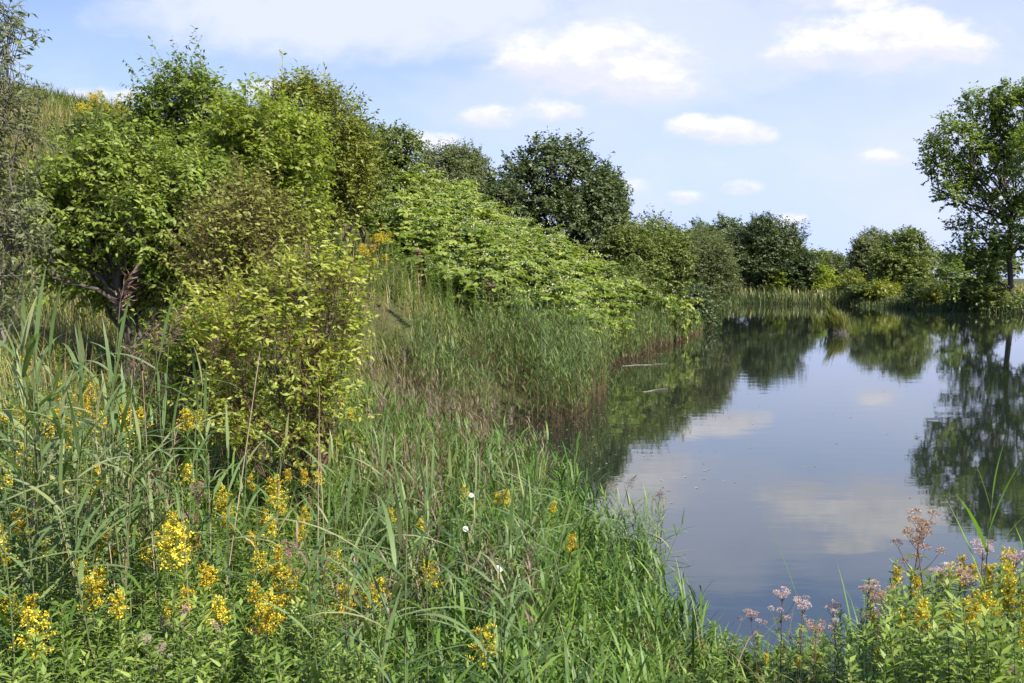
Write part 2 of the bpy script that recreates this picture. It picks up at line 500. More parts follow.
# ------------------------------------------------------------------ the lie of the land
POND = np.array([(1.4, 7.9), (3.0, 7.15), (5, 6.9), (8, 7.4), (14, 9), (30, 16), (60, 35), (72, 58), (62, 76), (42.5, 83.5), (38.5, 92), (38.8, 104),
                 (38, 112), (33, 116), (27, 118), (23.5, 108), (19, 92), (15.5, 77), (12, 64), (9.6, 53.5), (6.7, 44.8), (4.6, 38.5), (3.3, 34.5), (2.6, 31), (2.2, 27.5),
                 (1.85, 24.2), (1.5, 22.2), (0.75, 19.9), (-0.6, 19.4), (-0.7, 18), (-0.3, 16.2), (0.3, 13.8), (0.8, 11.6), (1.2, 9.8)])
LEFT = POND[14:]


def shore_dist(x, y):
    """Signed distance to the waterline, positive on land."""
    P = np.stack([np.ravel(x), np.ravel(y)], -1).astype(float)
    d2 = np.full(len(P), 1e18); inside = np.zeros(len(P), bool)
    for i in range(len(POND)):
        a = POND[i]; b = POND[(i + 1) % len(POND)]
        e = b - a; w = P - a
        t = np.clip((w @ e) / (e @ e), 0, 1)
        q = w - t[:, None] * e
        d2 = np.minimum(d2, (q * q).sum(-1))
        cond = ((a[1] <= P[:, 1]) != (b[1] <= P[:, 1]))
        with np.errstate(divide='ignore', invalid='ignore'):
            xc = a[0] + (P[:, 1] - a[1]) / (b[1] - a[1]) * e[0]
        inside ^= cond & (P[:, 0] < xc)
    s = np.sqrt(d2)
    return np.where(inside, -s, s).reshape(np.shape(x))


LY = LEFT[::-1][:, 1]; LX = LEFT[::-1][:, 0]
hn = Noise3(3)


def H(x, y):
    x = np.asarray(x, float); y = np.asarray(y, float)
    s = shore_dist(x, y)
    xs = np.interp(y, LY, LX)
    left = np.clip((xs + 2 - x) / 4, 0, 1)
    far = np.clip((y - 108) / 12, 0, 1)
    left = left * (1 - far)
    sl = np.interp(y, [0, 7, 10, 14, 20, 25, 30, 40, 60, 75, 90, 110], [.12, .12, .19, .29, .42, .50, .54, .62, .58, .42, .24, .14])
    hill = 12 * np.tanh(sl * np.maximum(s, 0) / 12)
    flat = 1.15 * np.tanh(0.19 * np.maximum(s, 0) / 1.15)
    near = np.clip((12 - y) / 4, 0, 1)
    flat = flat * (1 - near) + near * 1.9 * np.tanh(0.12 * np.maximum(s, 0) / 1.9)
    z = hill * left + flat * (1 - left)
    P = np.stack([x, y, np.zeros_like(x)], -1)
    bump = hn(P, 0.35) * 0.10 + hn(P, 1.3) * 0.04
    z = z + bump * np.clip(s / 2, 0, 1)
    return np.where(s < 0, np.maximum(0.45 * s, -1.6) - 0.02, z + 0.03)


def h1(x, y):
    return float(H(np.array([x]), np.array([y]))[0])


def hit(px, py, lift, y0=2.6, y1=120.0):
    """Where the sight line through a frame point comes down to LIFT above the ground."""
    r = ray(px, py)
    Y = np.concatenate([np.arange(y0, 25, 0.05), np.arange(25, y1, 0.25)])
    P = EYE[None] + Y[:, None] * r[None]
    below = P[:, 2] < H(P[:, 0], P[:, 1]) + lift
    k = int(np.argmax(below)) if below.any() else -1
    return P[k, 0], P[k, 1]


def make_ground():
    xs = np.unique(np.concatenate([np.arange(-26, 50, 0.4), np.arange(-60, 90, 2.0), np.arange(-400, 460, 20), [-3000, -1500, -800, 800, 1500, 3000]]))
    ys = np.unique(np.concatenate([np.arange(-8, 60, 0.4), np.arange(60, 130, 1.0), np.arange(-40, 260, 6), np.arange(260, 600, 40), [-300, 900, 1600, 3000]]))
    X, Y = np.meshgrid(xs, ys)
    Z = H(X, Y)
    nx, ny = len(xs), len(ys)
    V = np.stack([X, Y, Z], -1).reshape(-1, 3)
    i = (np.arange(ny - 1)[:, None] * nx + np.arange(nx - 1)[None]).reshape(-1)
    g = Geo(); g.add(V, np.stack([i, i + 1, i + nx + 1, i + nx], -1))
    o = g.build('ground', M['ground'], smooth=True)
    o['kind'] = 'structure'
    g = Geo()
    g.add([(-20, 0, 0), (90, 0, 0), (90, 130, 0), (-20, 130, 0)], [[0, 1, 2, 3]])
    o = g.build('water', M['water']); o['kind'] = 'structure'


make_ground()


# ------------------------------------------------------------------ trees and shrubs
def rand_dirs(rng, n):
    return unit(rng.normal(size=(n, 3)))


def crown(gl, gt, rng, lobes, leafL, leafW, lai, per=12, spray=0.35, far=False, up=0.25, droop=0.3, gap=0.35, gapscale=None,
          lo=0.45, hi=0.98, bottom=0.5, rough=0.24, shoots=0, shootL=0.6, twig_r=0.003, flat=0.5):
    nz = Noise3(rng.integers(1e9))
    C = np.array([l[0] for l in lobes]); RR = np.array([l[1] for l in lobes])
    tips = []
    for i in range(len(lobes)):
        c, r = C[i], RR[i]
        area = 4 * math.pi * (np.mean(r ** 1.6)) ** (2 / 1.6)
        ns = int(lai * area / (leafL * leafW * 0.55) / per) + 4
        d = rand_dirs(rng, ns)
        d = d[rng.random(len(d)) < bottom + (1 - bottom) * np.clip(d[:, 2] * 1.1 + 0.75, 0, 1)]
        rad = lo + (hi - lo) * rng.random(len(d)) ** 0.55
        rad = rad * (1 + rough * nz(d, 2.6) + rough * 0.6 * nz(d, 6.0))
        p = c + d * r * rad[:, None]
        sc_ = gapscale or 3.2 / float(np.mean(r))
        keep = nz(p, sc_) > -1 + gap * 2 * rng.random(len(p)) - 0.0
        inner = np.zeros(len(p), bool)
        for j in range(len(lobes)):
            if j != i:
                inner |= (((p - C[j]) / RR[j]) ** 2).sum(-1) < 0.33
        keep &= ~inner | (rng.random(len(p)) < 0.15)
        p, d = p[keep], d[keep]
        n = len(p)
        if n == 0: continue
        sd = unit(d * 0.8 + rng.normal(size=(n, 3)) * 0.45 + np.array([0, 0, up]))
        SL = spray * (0.6 + 0.8 * rng.random(n))
        tone = rng.random(n)
        tips.append(p)
        if gt is not None:
            twigs(gt, p - sd * SL[:, None] * 0.7, p + sd * SL[:, None], twig_r, twig_r * 0.4, 0.5)
        t = (np.arange(per)[None] + rng.random((n, per))) / per
        base = p[:, None] + sd[:, None] * (SL[:, None] * (t * 1.25 - 0.25))[..., None]
        side = unit(np.cross(sd, np.array([0.2, 0.1, 1.0])))
        sg = np.where(np.arange(per) % 2 == 0, 1.0, -1.0)[None, :, None]
        ld = sd[:, None] * 0.55 + side[:, None] * sg * 0.75 + rng.normal(size=(n, per, 3)) * 0.38 - np.array([0, 0, droop])
        nn = d[:, None] * (1 - flat) + np.array([0, 0, flat]) + rng.normal(size=(n, per, 3)) * 0.42
        T = 0.5 * tone[:, None] + 0.5 * rng.random((n, per))
        k = 0.65 + 0.6 * rng.random((n, per))
        leaves(gl, base.reshape(-1, 3), ld.reshape(-1, 3), nn.reshape(-1, 3), (leafL * k).ravel(), (leafW * k).ravel(), T.ravel(), simple=far)
    allt = np.concatenate(tips) if tips else np.zeros((0, 3))
    if shoots and len(allt):                              # long leafy shoots that break the outline
        mid = C.mean(0)
        p = allt[rng.choice(len(allt), shoots)]
        n = len(p); q = per + 8
        sd = unit(unit(p - mid) * .7 + np.array([0, 0, .75]) + rng.normal(size=(n, 3)) * .35)
        SL = shootL * (.5 + rng.random(n)); tone = rng.random(n)
        if gt is not None: twigs(gt, p - sd * .1, p + sd * SL[:, None], twig_r * 1.2, twig_r * .4, .5)
        t = (np.arange(q)[None] + rng.random((n, q))) / q
        base = p[:, None] + sd[:, None] * (SL[:, None] * t)[..., None]
        side = unit(np.cross(sd, np.array([.2, .1, 1.0]))); sg = np.where(np.arange(q) % 2 == 0, 1.0, -1.0)[None, :, None]
        ld = sd[:, None] * .6 + side[:, None] * sg * .75 + rng.normal(size=(n, q, 3)) * .35 - np.array([0, 0, droop])
        nn = np.array([0, 0, .7]) + rng.normal(size=(n, q, 3)) * .5
        k = .7 + .5 * rng.random((n, q))
        leaves(gl, base.reshape(-1, 3), ld.reshape(-1, 3), nn.reshape(-1, 3), (leafL * k).ravel(), (leafW * k).ravel(), (.3 + .35 * tone[:, None] + .35 * rng.random((n, q))).ravel(), simple=far)
    return allt


def ragged(lobes, seed, n=10, size=(.3, .5)):
    """Smaller lobes set on the outsides of the given ones."""
    rng = np.random.default_rng(seed); out = list(lobes)
    for k in range(n):
        c, r = lobes[rng.integers(len(lobes))]
        d = unit(rng.normal(size=3) + np.array([0, -.4, .25]))
        out.append((c + d * r * rng.uniform(.75, 1.05), r * rng.uniform(*size)))
    return out


def wavy(rng, a, b, n=6, amp=0.06):
    a = np.asarray(a, float); b = np.asarray(b, float)
    t = np.linspace(0, 1, n)[:, None]
    w = rng.normal(size=(n, 3)) * amp * np.linalg.norm(b - a)
    w[0] = 0; w[-1] = 0
    return a + (b - a) * t + w


def limbs(g, rng, base, lobes, r0, tips, n_tw=14, fork=0.35, twig=0.006, trunk_top=None, T=0.5):
    C = np.array([l[0] for l in lobes])
    top = np.array(trunk_top) if trunk_top is not None else C.mean(0) * 0.7 + np.array([base[0], base[1], C[:, 2].max()]) * 0.3
    tr = wavy(rng, base, top, 8, 0.025)
    rr = np.linspace(1, 0.3, 8) * r0
    rr[0] *= 1.35
    tube(g, tr, rr, 9, T)
    for c in C:
        k = int(np.argmin(np.linalg.norm(tr - c, axis=1) + (tr[:, 2] > c[2] - 0.2) * 1e3 * 0)) if fork is None else None
        dz = c[2] - base[2]
        want = base[2] + dz * (fork + 0.25 * rng.random()) if fork is not None else tr[k][2]
        k = int(np.clip(np.searchsorted(tr[:, 2], want), 1, 6))
        br = wavy(rng, tr[k], c, 5, 0.05)
        br[1:4, 2] -= 0.04 * np.linalg.norm(c - tr[k])
        tube(g, br, np.linspace(rr[k] * 0.62, rr[k] * 0.16, 5), 6, T)
        if len(tips):
            d = np.linalg.norm(tips - c, axis=1)
            near = np.argsort(d)[:max(n_tw * 6, 10)]
            sel = rng.choice(near, min(n_tw, len(near)), replace=False)
            for q in tips[sel]:
                st = br[rng.integers(2, 5)]
                tube(g, wavy(rng, st, q, 4, 0.06), np.linspace(max(rr[k] * 0.16, twig), twig * 0.5, 4), 4, T)


def plantroot(name, x, y, z, label, cat, group=None):
    o = empty(name, (x, y, z)); tag(o, label, cat, group); return o


def woody(name, label, cat, seed, base, lobes, leafL, leafW, lai, leafmat, barkmat='bark', r0=0.1, group=None, far=False, n_tw=14,
          trunk_top=None, stems=1, twigmesh=True, fork=0.35, rag=0, **kw):
    """A tree or shrub as a thing: trunk (with limbs) and crown."""
    rng = np.random.default_rng(seed)
    root = plantroot(name, base[0], base[1], base[2], label, cat, group)
    off = np.array(base)
    if rag: lobes = ragged(lobes, seed + 7, rag)
    L0 = [(np.array(c) - off, np.array(r, float) * np.ones(3)) for c, r in lobes]
    gl, gt = Geo(), Geo()
    tips = crown(gl, gt if (twigmesh and not far) else None, rng, L0, leafL, leafW, lai, far=far, **kw)
    for k in range(stems):
        b = np.array([0, 0, -0.15]) if stems == 1 else np.array([*(rng.normal(size=2) * r0 * 3), -0.15])
        sub = L0 if stems == 1 else [L0[j] for j in range(k % len(L0), len(L0), stems)] or L0[:1]
        tt = None
        if trunk_top is not None: tt = np.array(trunk_top) - off
        limbs(gt, rng, b, sub, r0, tips, n_tw=n_tw, trunk_top=tt, fork=fork, twig=0.004 if not far else 0.02)
    gt.build('trunk', M[barkmat], root, smooth=True)
    gl.build('crown', M[leafmat], root)
    return root


def px_lobes(Y, items, seed=0, ydev=0.5):
    """Ellipsoid lobes from (px, py, rx, ry[, dy]) at distance Y: real sizes, spread in depth."""
    rng = np.random.default_rng(seed + 100)
    out = []
    for it in items:
        px, py, rx, ry = it[:4]
        rm = rx * Y / FPX
        dy = it[4] if len(it) > 4 else rng.uniform(-ydev, ydev) * rm
        c = at(px, py, Y + dy)
        out.append((c, np.array([rm, rm * rng.uniform(.85, 1.1), ry * Y / FPX])))
    return out


def auto_tree(px, top, bot, half, Y, seed, n=9, lean=0.0):
    """Lobes that fill a crown outline: one core and smaller ones round it."""
    rng = np.random.default_rng(seed)
    cy = (top + bot) / 2; hh = (bot - top) / 2
    out = [(px, cy + hh * .05, half * .62, hh * .68, 0.0)]
    for k in range(n):
        a = 2 * math.pi * (k + rng.random() * .7) / n
        q = rng.uniform(.50, .66)
        dx, dz = math.cos(a) * half * q, -math.sin(a) * hh * q
        w = 1 - .25 * max(0, -dz / hh)
        out.append((px + dx * w + lean * -dz / hh, cy + dz, half * rng.uniform(.30, .44), hh * rng.uniform(.28, .40), rng.uniform(-.55, .45) * half * Y / FPX))
    for k in range(4):                                   # the side that faces the viewer
        out.append((px + rng.uniform(-.5, .5) * half, cy + rng.uniform(-.4, .5) * hh, half * rng.uniform(.3, .42), hh * rng.uniform(.26, .36), -half * .55 * Y / FPX))
    return px_lobes(Y, out, seed)


def ground_at(px, Y, py=300):
    x = at(px, py, Y)[0]
    return np.array([x, Y, h1(x, Y)])


# --- near shrubs on the left slope
woody('elder_tree', 'broad leaved green tree with a dark trunk, left on the slope', 'tree', 21, ground_at(122, 13),
      px_lobes(13, [(110, 200, 62, 45), (60, 225, 42, 40), (165, 225, 55, 45), (130, 165, 50, 32), (90, 270, 45, 32), (190, 270, 40, 35, .3), (45, 200, 26, 20), (150, 290, 42, 34, .5), (200, 200, 36, 38), (98, 172, 26, 16)], 1),
      0.088, 0.040, 2.1, 'broad', r0=0.085, rag=14, shoots=60, shootL=.5, rough=.3, per=11, spray=0.30, droop=0.42, gap=0.42, trunk_top=at(128, 190, 13), fork=0.3)
woody('round_topped_tree', 'light green tree whose rounded top stands highest against the sky', 'tree', 22, ground_at(196, 16.5),
      px_lobes(16.5, [(182, 98, 36, 24), (212, 112, 30, 22), (158, 108, 22, 16), (190, 88, 18, 8), (225, 150, 50, 32), (180, 160, 45, 28), (240, 190, 45, 38), (270, 150, 42, 36), (210, 220, 45, 40), (148, 128, 18, 14)], 2),
      0.09, 0.038, 1.8, 'broad', r0=0.08, rag=14, shoots=60, shootL=.6, rough=.3, per=11, spray=0.30, droop=0.4, gap=0.5, trunk_top=at(196, 130, 16.5))
woody('yellow_green_shrub', 'tall yellow green shrub in the middle of the left slope thicket', 'shrub', 23, ground_at(262, 14.5),
      px_lobes(14.5, [(255, 130, 42, 28), (290, 165, 38, 34), (235, 165, 35, 30), (270, 205, 40, 32), (300, 215, 32, 36), (225, 140, 26, 18)], 3),
      0.085, 0.038, 1.8, 'yellowgreen', r0=0.05, rag=10, shoots=50, rough=.3, stems=3, per=11, spray=0.28, droop=0.38, gap=0.45)
woody('upright_olive_shrub', 'tall upright olive shrub with loose twigs poking into the sky', 'shrub', 24, ground_at(318, 20),
      px_lobes(20, [(305, 112, 32, 26), (330, 130, 34, 32), (345, 165, 28, 36), (300, 150, 40, 36), (322, 195, 42, 34), (297, 94, 14, 12), (312, 90, 9, 9), (276, 118, 20, 18), (350, 195, 22, 26), (285, 190, 30, 30)], 4),
      0.095, 0.04, 1.9, 'olive', r0=0.07, rag=12, shoots=60, shootL=.5, rough=.28, stems=3, per=11, spray=0.34, droop=0.3, gap=0.4, up=0.5)
woody('twiggy_shrub', 'half bare bronzed shrub of fine twigs between the green bushes', 'shrub', 25, ground_at(240, 11.5),
      px_lobes(11.5, [(245, 225, 42, 34), (220, 255, 34, 34), (270, 250, 32, 36), (235, 290, 38, 34), (205, 300, 26, 30)], 5),
      0.065, 0.028, 1.0, 'brownleaf', barkmat='redstem', r0=0.028, stems=4, n_tw=16, rag=8, shoots=40, per=8, spray=0.34, gap=0.45, up=0.6)
woody('yellow_leaved_sapling', 'nearest sapling with pale yellow green leaves and a thin forked stem', 'sapling', 26, ground_at(315, 9),
      px_lobes(9, [(298, 300, 50, 34), (333, 285, 32, 28), (253, 310, 44, 34), (223, 345, 38, 32), (288, 345, 48, 36), (333, 330, 34, 34), (268, 395, 44, 32), (318, 395, 34, 32), (238, 400, 28, 26), (310, 266, 22, 14), (298, 440, 30, 26), (253, 440, 30, 24), (333, 425, 22, 26), (213, 425, 26, 22)], 6),
      0.07, 0.028, 0.58, 'sunny', barkmat='redstem', r0=0.022, stems=4, n_tw=5, rag=22, shoots=110, shootL=.42, rough=.32, per=10, spray=0.26, gap=0.55, droop=0.25, up=0.45)
woody('grey_green_willow', 'sparse grey green willow cut off by the left edge', 'tree', 27, ground_at(-40, 8.5),
      px_lobes(8.5, [(5, 45, 18, 30), (-10, 100, 34, 36), (20, 130, 22, 14), (-5, 190, 30, 40), (5, 250, 36, 40), (-30, 160, 40, 60), (15, 215, 22, 22), (-10, 310, 34, 34), (8, 15, 10, 18)], 7),
      0.062, 0.021, 0.95, 'willow', barkmat='greybark', r0=0.05, per=11, spray=0.24, gap=0.5, droop=0.4, n_tw=12)
woody('lower_green_bush', 'leafy green bush under the sapling at the slope foot', 'shrub', 28, ground_at(190, 10),
      px_lobes(10, [(185, 345, 30, 22), (220, 335, 32, 26), (195, 375, 36, 26)], 8),
      0.07, 0.03, 1.3, 'yellowgreen', r0=0.025, rag=8, shoots=30, shootL=.35, stems=3, per=10, spray=0.22, gap=0.5)
woody('crest_tree', 'small dark green tree on the hill crest beside the pale thicket', 'tree', 29, ground_at(396, 37),
      px_lobes(37, [(395, 145, 22, 14), (380, 158, 20, 14), (408, 150, 14, 12), (370, 140, 16, 12), (360, 165, 24, 22), (390, 175, 26, 18)], 9),
      0.15, 0.075, 2.2, 'midtree', r0=0.09, far=True, spray=0.4, gap=0.4)
woody('hill_shrub', 'mid green shrub behind the upright olive shrub', 'shrub', 30, ground_at(352, 27),
      px_lobes(27, [(352, 150, 22, 26), (372, 170, 18, 26), (360, 200, 24, 22), (345, 120, 12, 14)], 10),
      0.12, 0.055, 2.2, 'midtree', r0=0.07, stems=2, far=True, spray=0.4, gap=0.4)
woody('dark_hillside_bush', 'low dark bush on the grassy hilltop by the yellow blooms', 'shrub', 31, ground_at(105, 24),
      px_lobes(24, [(105, 130, 26, 12), (130, 128, 18, 14), (80, 134, 18, 9)], 11),
      0.09, 0.04, 1.8, 'midtree', r0=0.04, stems=3, far=True, spray=0.3, gap=0.4)

# --- mid distance, left bank
woody('round_ridge_bush', 'rounded olive bush showing over the ridge of pale knotweed', 'shrub', 40, ground_at(455, 74),
      auto_tree(455, 144, 205, 42, 74, 12), 0.24, 0.09, 2.0, 'willow', r0=0.2, far=True, spray=0.7, gap=0.25, stems=3)
woody('dark_alder_tree', 'big dark tree rising above the knotweed on the left bank', 'tree', 41, ground_at(560, 57),
      px_lobes(57, [(555, 170, 34, 26), (528, 195, 32, 30), (585, 185, 32, 28), (560, 215, 48, 34), (545, 150, 14, 12), (575, 152, 12, 13), (515, 225, 28, 28), (600, 225, 34, 32), (560, 255, 46, 30), (495, 195, 16, 18, -1), (608, 200, 18, 20), (520, 168, 14, 12), (555, 230, 34, 30, -2), (590, 260, 32, 30)], 13),
      0.22, 0.12, 2.1, 'dark', r0=0.22, far=True, spray=0.6, gap=0.48, rough=0.2)
woody('dark_bank_tree', 'darker tree standing close behind the big dark tree', 'tree', 42, ground_at(604, 66),
      auto_tree(604, 164, 262, 26, 66, 14), 0.24, 0.12, 2.2, 'dark', r0=0.2, far=True, spray=0.6, gap=0.4)
woody('dark_thicket_bush', 'dark bush left of the big dark tree on the ridge', 'shrub', 43, ground_at(500, 54),
      auto_tree(498, 176, 245, 28, 54, 15, n=6), 0.2, 0.1, 2.0, 'dark', r0=0.12, far=True, spray=0.5, stems=2)
woody('olive_bank_tree', 'broad olive green tree leaning over the water from the left bank', 'tree', 44, ground_at(648, 55),
      auto_tree(645, 212, 312, 50, 55, 16, n=11), 0.19, 0.085, 2.2, 'midtree', r0=0.18, far=True, spray=0.55, gap=0.4)
woody('grey_willow_bush', 'soft grey green rounded willow at the left water edge', 'shrub', 45, ground_at(698, 66),
      auto_tree(697, 231, 318, 40, 66, 17, n=11), 0.20, 0.055, 2.6, 'willow', r0=0.14, far=True, spray=0.6, gap=0.22, stems=3, rough=0.1)
woody('low_dark_bush', 'low dark bush under the grey willow touching the water', 'shrub', 46, ground_at(690, 60),
      auto_tree(690, 284, 334, 30, 60, 18, n=7), 0.17, 0.08, 2.2, 'dark', r0=0.08, far=True, spray=0.4, stems=3)
woody('shade_bush', 'dark bush filling the gap under the olive tree', 'shrub', 47, ground_at(632, 50),
      auto_tree(630, 262, 328, 30, 50, 19, n=7), 0.15, 0.07, 2.2, 'midtree', r0=0.08, far=True, spray=0.4, stems=3)

# --- far bank
FARG = 'trees along the far bank'
far_trees = [
    ('oak_tree', 'large dark rounded oak on the far bank', 'tree', 764, 213, 297, 44, 131, 'dark', 13),
    ('bank_tree', 'dark pointed tree just left of the large far oak', 'tree', 724, 215, 297, 26, 140, 'midtree', 8),
    ('bank_tree', 'tree behind the grey willow, its top level with the far oak', 'tree', 700, 219, 297, 24, 144, 'midtree', 8),
    ('bank_tree', 'green tree between the olive tree and the grey willow, far behind', 'tree', 672, 222, 297, 24, 130, 'midtree', 8),
    ('bank_tree', 'sunlit lower tree on the right shoulder of the far oak', 'tree', 790, 238, 297, 22, 135, 'olive', 7),
    ('dark_bush', 'dark rounded bush right of the far oak at the water', 'shrub', 803, 250, 298, 25, 127, 'dark', 8),
    ('blue_green_bush', 'distant blue green bush in the gap between far trees', 'shrub', 837, 250, 290, 14, 180, 'willow', 6),
    ('ash_tree', 'grey green far tree, the taller and paler of the pair before the gap', 'tree', 873, 226, 295, 27, 140, 'willow', 9),
    ('hawthorn_tree', 'dark far tree, the broader of the pair beside the low gap', 'tree', 902, 231, 300, 37, 116, 'midtree', 10),
    ('low_bush', 'low bush at the water below the broad far tree', 'shrub', 884, 282, 304, 18, 111, 'olive', 6),
    ('pale_bush', 'sunny yellow green bush right of the dark far bush', 'shrub', 822, 264, 296, 13, 126, 'yellowgreen', 6),
    ('pale_bush', 'small yellow green bush at the foot of the far oak', 'shrub', 780, 272, 297, 10, 126, 'yellowgreen', 5),
    ('low_bush', 'bush on the bank between the broad far tree and the poplar', 'shrub', 937, 284, 307, 17, 97, 'olive', 7),
    ('low_bush', 'dark bush under the left branches of the poplar', 'shrub', 958, 284, 312, 13, 92, 'midtree', 6),
    ('low_bush', 'low dark bush left of the broad far tree at the waterline', 'shrub', 862, 284, 305, 15, 112, 'midtree', 5),
    ('low_bush', 'low bush right of the broad far tree at the waterline', 'shrub', 918, 286, 309, 16, 100, 'midtree', 5),
    ('low_bush', 'low bush on the far bank straight behind the sedge tussock', 'shrub', 838, 283, 302, 14, 121, 'olive', 5),
    ('low_bush', 'green bush left of the poplar trunk at the waterline', 'shrub', 990, 284, 313, 18, 88, 'midtree', 6),
    ('low_bush', 'shadowed bush at the foot of the poplar trunk', 'shrub', 1020, 294, 318, 22, 87, 'midtree', 7),
    ('pale_bush', 'sunny low bush left of the poplar above the water', 'shrub', 985, 276, 312, 15, 91, 'yellowgreen', 5),
    ('low_bush', 'green bush between dark bush and grey green far tree', 'shrub', 850, 272, 297, 17, 127, 'olive', 6),
]
for i, (nm, lab, cat, px, top, bot, half, Y, mt, n) in enumerate(far_trees):
    woody(nm, lab, cat, 60 + i, ground_at(px, Y), auto_tree(px, top, bot, half, Y, 60 + i, n=n), 0.34 if Y > 100 else 0.27, 0.16 if Y > 100 else 0.12, 1.9, mt,
          r0=0.22 if cat == 'tree' else 0.1, far=True, spray=0.8, gap=0.38, group=FARG, rough=0.28, rag=9, n_tw=6, stems=1 if cat == 'tree' else 3)

woody('poplar_tree', 'tall loose poplar with a dark forked trunk at the right edge', 'tree', 90, ground_at(1013, 88),
      px_lobes(88, [(985, 120, 28, 20), (957, 142, 22, 18), (1018, 116, 30, 26), (940, 165, 17, 14), (982, 164, 28, 20), (1030, 160, 32, 32), (957, 196, 20, 15), (1002, 205, 26, 19), (963, 228, 15, 11), (1038, 218, 30, 28), (985, 240, 17, 12), (1022, 246, 24, 16),
                    (933, 146, 10, 9), (1058, 130, 28, 36), (972, 102, 13, 9), (1003, 95, 14, 10), (962, 258, 15, 14), (952, 278, 13, 16), (974, 272, 16, 15), (990, 258, 15, 12), (930, 166, 8, 8), (948, 124, 9, 8), (1035, 92, 16, 10), (970, 182, 14, 11), (1012, 142, 18, 12)], 20, ydev=1.0),
      0.26, 0.185, 1.85, 'poplar', rag=18, r0=0.27, far=True, spray=0.8, gap=0.5, rough=0.3, n_tw=8, trunk_top=at(1000, 130, 88), fork=0.42)


def far_wood():
    rng = np.random.default_rng(99)
    lob = []
    for k in range(70):
        px = rng.uniform(600, 1250)
        lob.append((px, rng.uniform(262, 270), rng.uniform(9, 22), rng.uniform(8, 15)))
    g = Geo()
    crown(g, None, rng, px_lobes(520, lob, 5), 1.9, 1.0, 1.2, far=True, spray=3.0, per=8)
    tag(g.build('distant_wood', M['midtree']), 'low distant line of woodland on the horizon', 'woodland', kind='stuff')


far_wood()


# ------------------------------------------------------------------ knotweed thicket
def make_knotweed(seed):
    rng = np.random.default_rng(seed)
    root = empty('knotweed_bush', (0, 0, 0))
    gs, gl, gf = Geo(), Geo(), Geo()
    for k in range(36):
        az = rng.uniform(0, 2 * math.pi); tilt = rng.uniform(0.05, 0.5); bend = rng.uniform(0.9, 1.7); Lc = rng.uniform(1.6, 2.35)
        if k < 14: Lc *= 0.75; tilt += 0.35
        n = 9; t = np.linspace(0, 1, n); th = tilt + bend * t ** 1.7
        hd = np.array([math.cos(az), math.sin(az), 0])
        b = np.array([*(rng.normal(size=2) * 0.22), -0.05])
        seg = (hd[None] * np.sin(th)[:, None] + np.array([[0, 0, 1.0]]) * np.cos(th)[:, None]) * Lc / (n - 1)
        pts = b + np.concatenate([[np.zeros(3)], np.cumsum(seg, 0)[:-1]])
        tube(gs, pts, np.linspace(0.011, 0.003, n), 4)
        # side sprays from the upper two thirds
        for q in range(6):
            tt = rng.uniform(0.3, 1.0); i = min(int(tt * (n - 1)), n - 2)
            p0 = pts[i] + (pts[i + 1] - pts[i]) * rng.random()
            sd = unit(unit(seg[i]) * 0.7 + rng.normal(size=3) * np.array([.6, .6, .12]) + hd * .5)
            SL = rng.uniform(0.35, 0.65)
            m = 13; u = (np.arange(m) + rng.random(m)) / m
            base = p0 + sd[None] * (u * SL)[:, None] - np.array([0, 0, 1.0]) * (u ** 2 * 0.12)[:, None]
            side = unit(np.cross(sd, [0, 0, 1.0])); sg = np.where(np.arange(m) % 2, 1, -1)[:, None]
            ld = sd * 0.5 + side * sg * 0.8 + rng.normal(size=(m, 3)) * 0.2 - np.array([0, 0, 0.35])
            nn = np.array([0, 0, 1.0]) + rng.normal(size=(m, 3)) * 0.3 + hd * 0.3
            sz = rng.uniform(0.13, 0.22, m)
            leaves(gl, base, ld, nn, sz, sz * 0.68, 0.65 * rng.random() + 0.35 * rng.random(m), simple=True)
            if rng.random() < 0.38:
                mf = 9; u = rng.random(mf)
                fb = p0 + sd[None] * (SL * (0.3 + 0.9 * u))[:, None] + rng.normal(size=(mf, 3)) * 0.035 + np.array([0, 0, 0.055])
                fd = rng.normal(size=(mf, 3)) * 0.6 + sd + np.array([0, 0, 0.4])
                leaves(gf, fb, fd, rng.normal(size=(mf, 3)) + np.array([0, 0, 1.0]), rng.uniform(.06, .10, mf), 0.026, rng.random(mf), simple=True)
    gs.build('stem', M['redstem'], root); gl.build('foliage', M['knot'], root); gf.build('blossom', M['cream'], root)
    return root, 1.75


knot = Kind([make_knotweed(s) for s in (201, 202, 203, 204, 205)])
rng = np.random.default_rng(7)
kn = []
for Y in np.arange(27.5, 46.5, 1.12):
    xs = np.interp(Y, LY, LX)
    for x in np.arange(xs - 13.5, xs - 0.4, 1.12):
        xx = x + rng.uniform(-.35, .35); yy = Y + rng.uniform(-.35, .35)
        px = 512 + xx / yy * FPX
        lower = np.interp(px, [340, 380, 430, 480, 540, 640], [35, 33, 30.5, 28.6, 28, 29])
        if px < 352 or yy < lower or px > (604 if yy > 33.5 else 590): continue
        s = float(shore_dist(np.array([xx]), np.array([yy]))[0])
        if s < 0.45: continue
        kn.append((xx, yy, s, px))
kgroup = {'pale knotweed bush at the foot of the thicket, leaning out over the reeds and water': 'knotweed at the foot of the thicket',
          'pale knotweed bush along the near front of the thicket above the grassy slope': 'knotweed along the front of the thicket',
          'pale knotweed bush high in the thicket below the small dark crest tree': 'knotweed below the crest tree',
          'pale knotweed bush on the skyline ridge of the thicket': 'knotweed on the ridge',
          'cream flowered knotweed bush in the middle of the sloping thicket': 'knotweed inside the thicket'}
lower_of = lambda q: float(np.interp(q, [340, 380, 430, 480, 540, 640], [35, 33, 30.5, 28.6, 28, 29]))
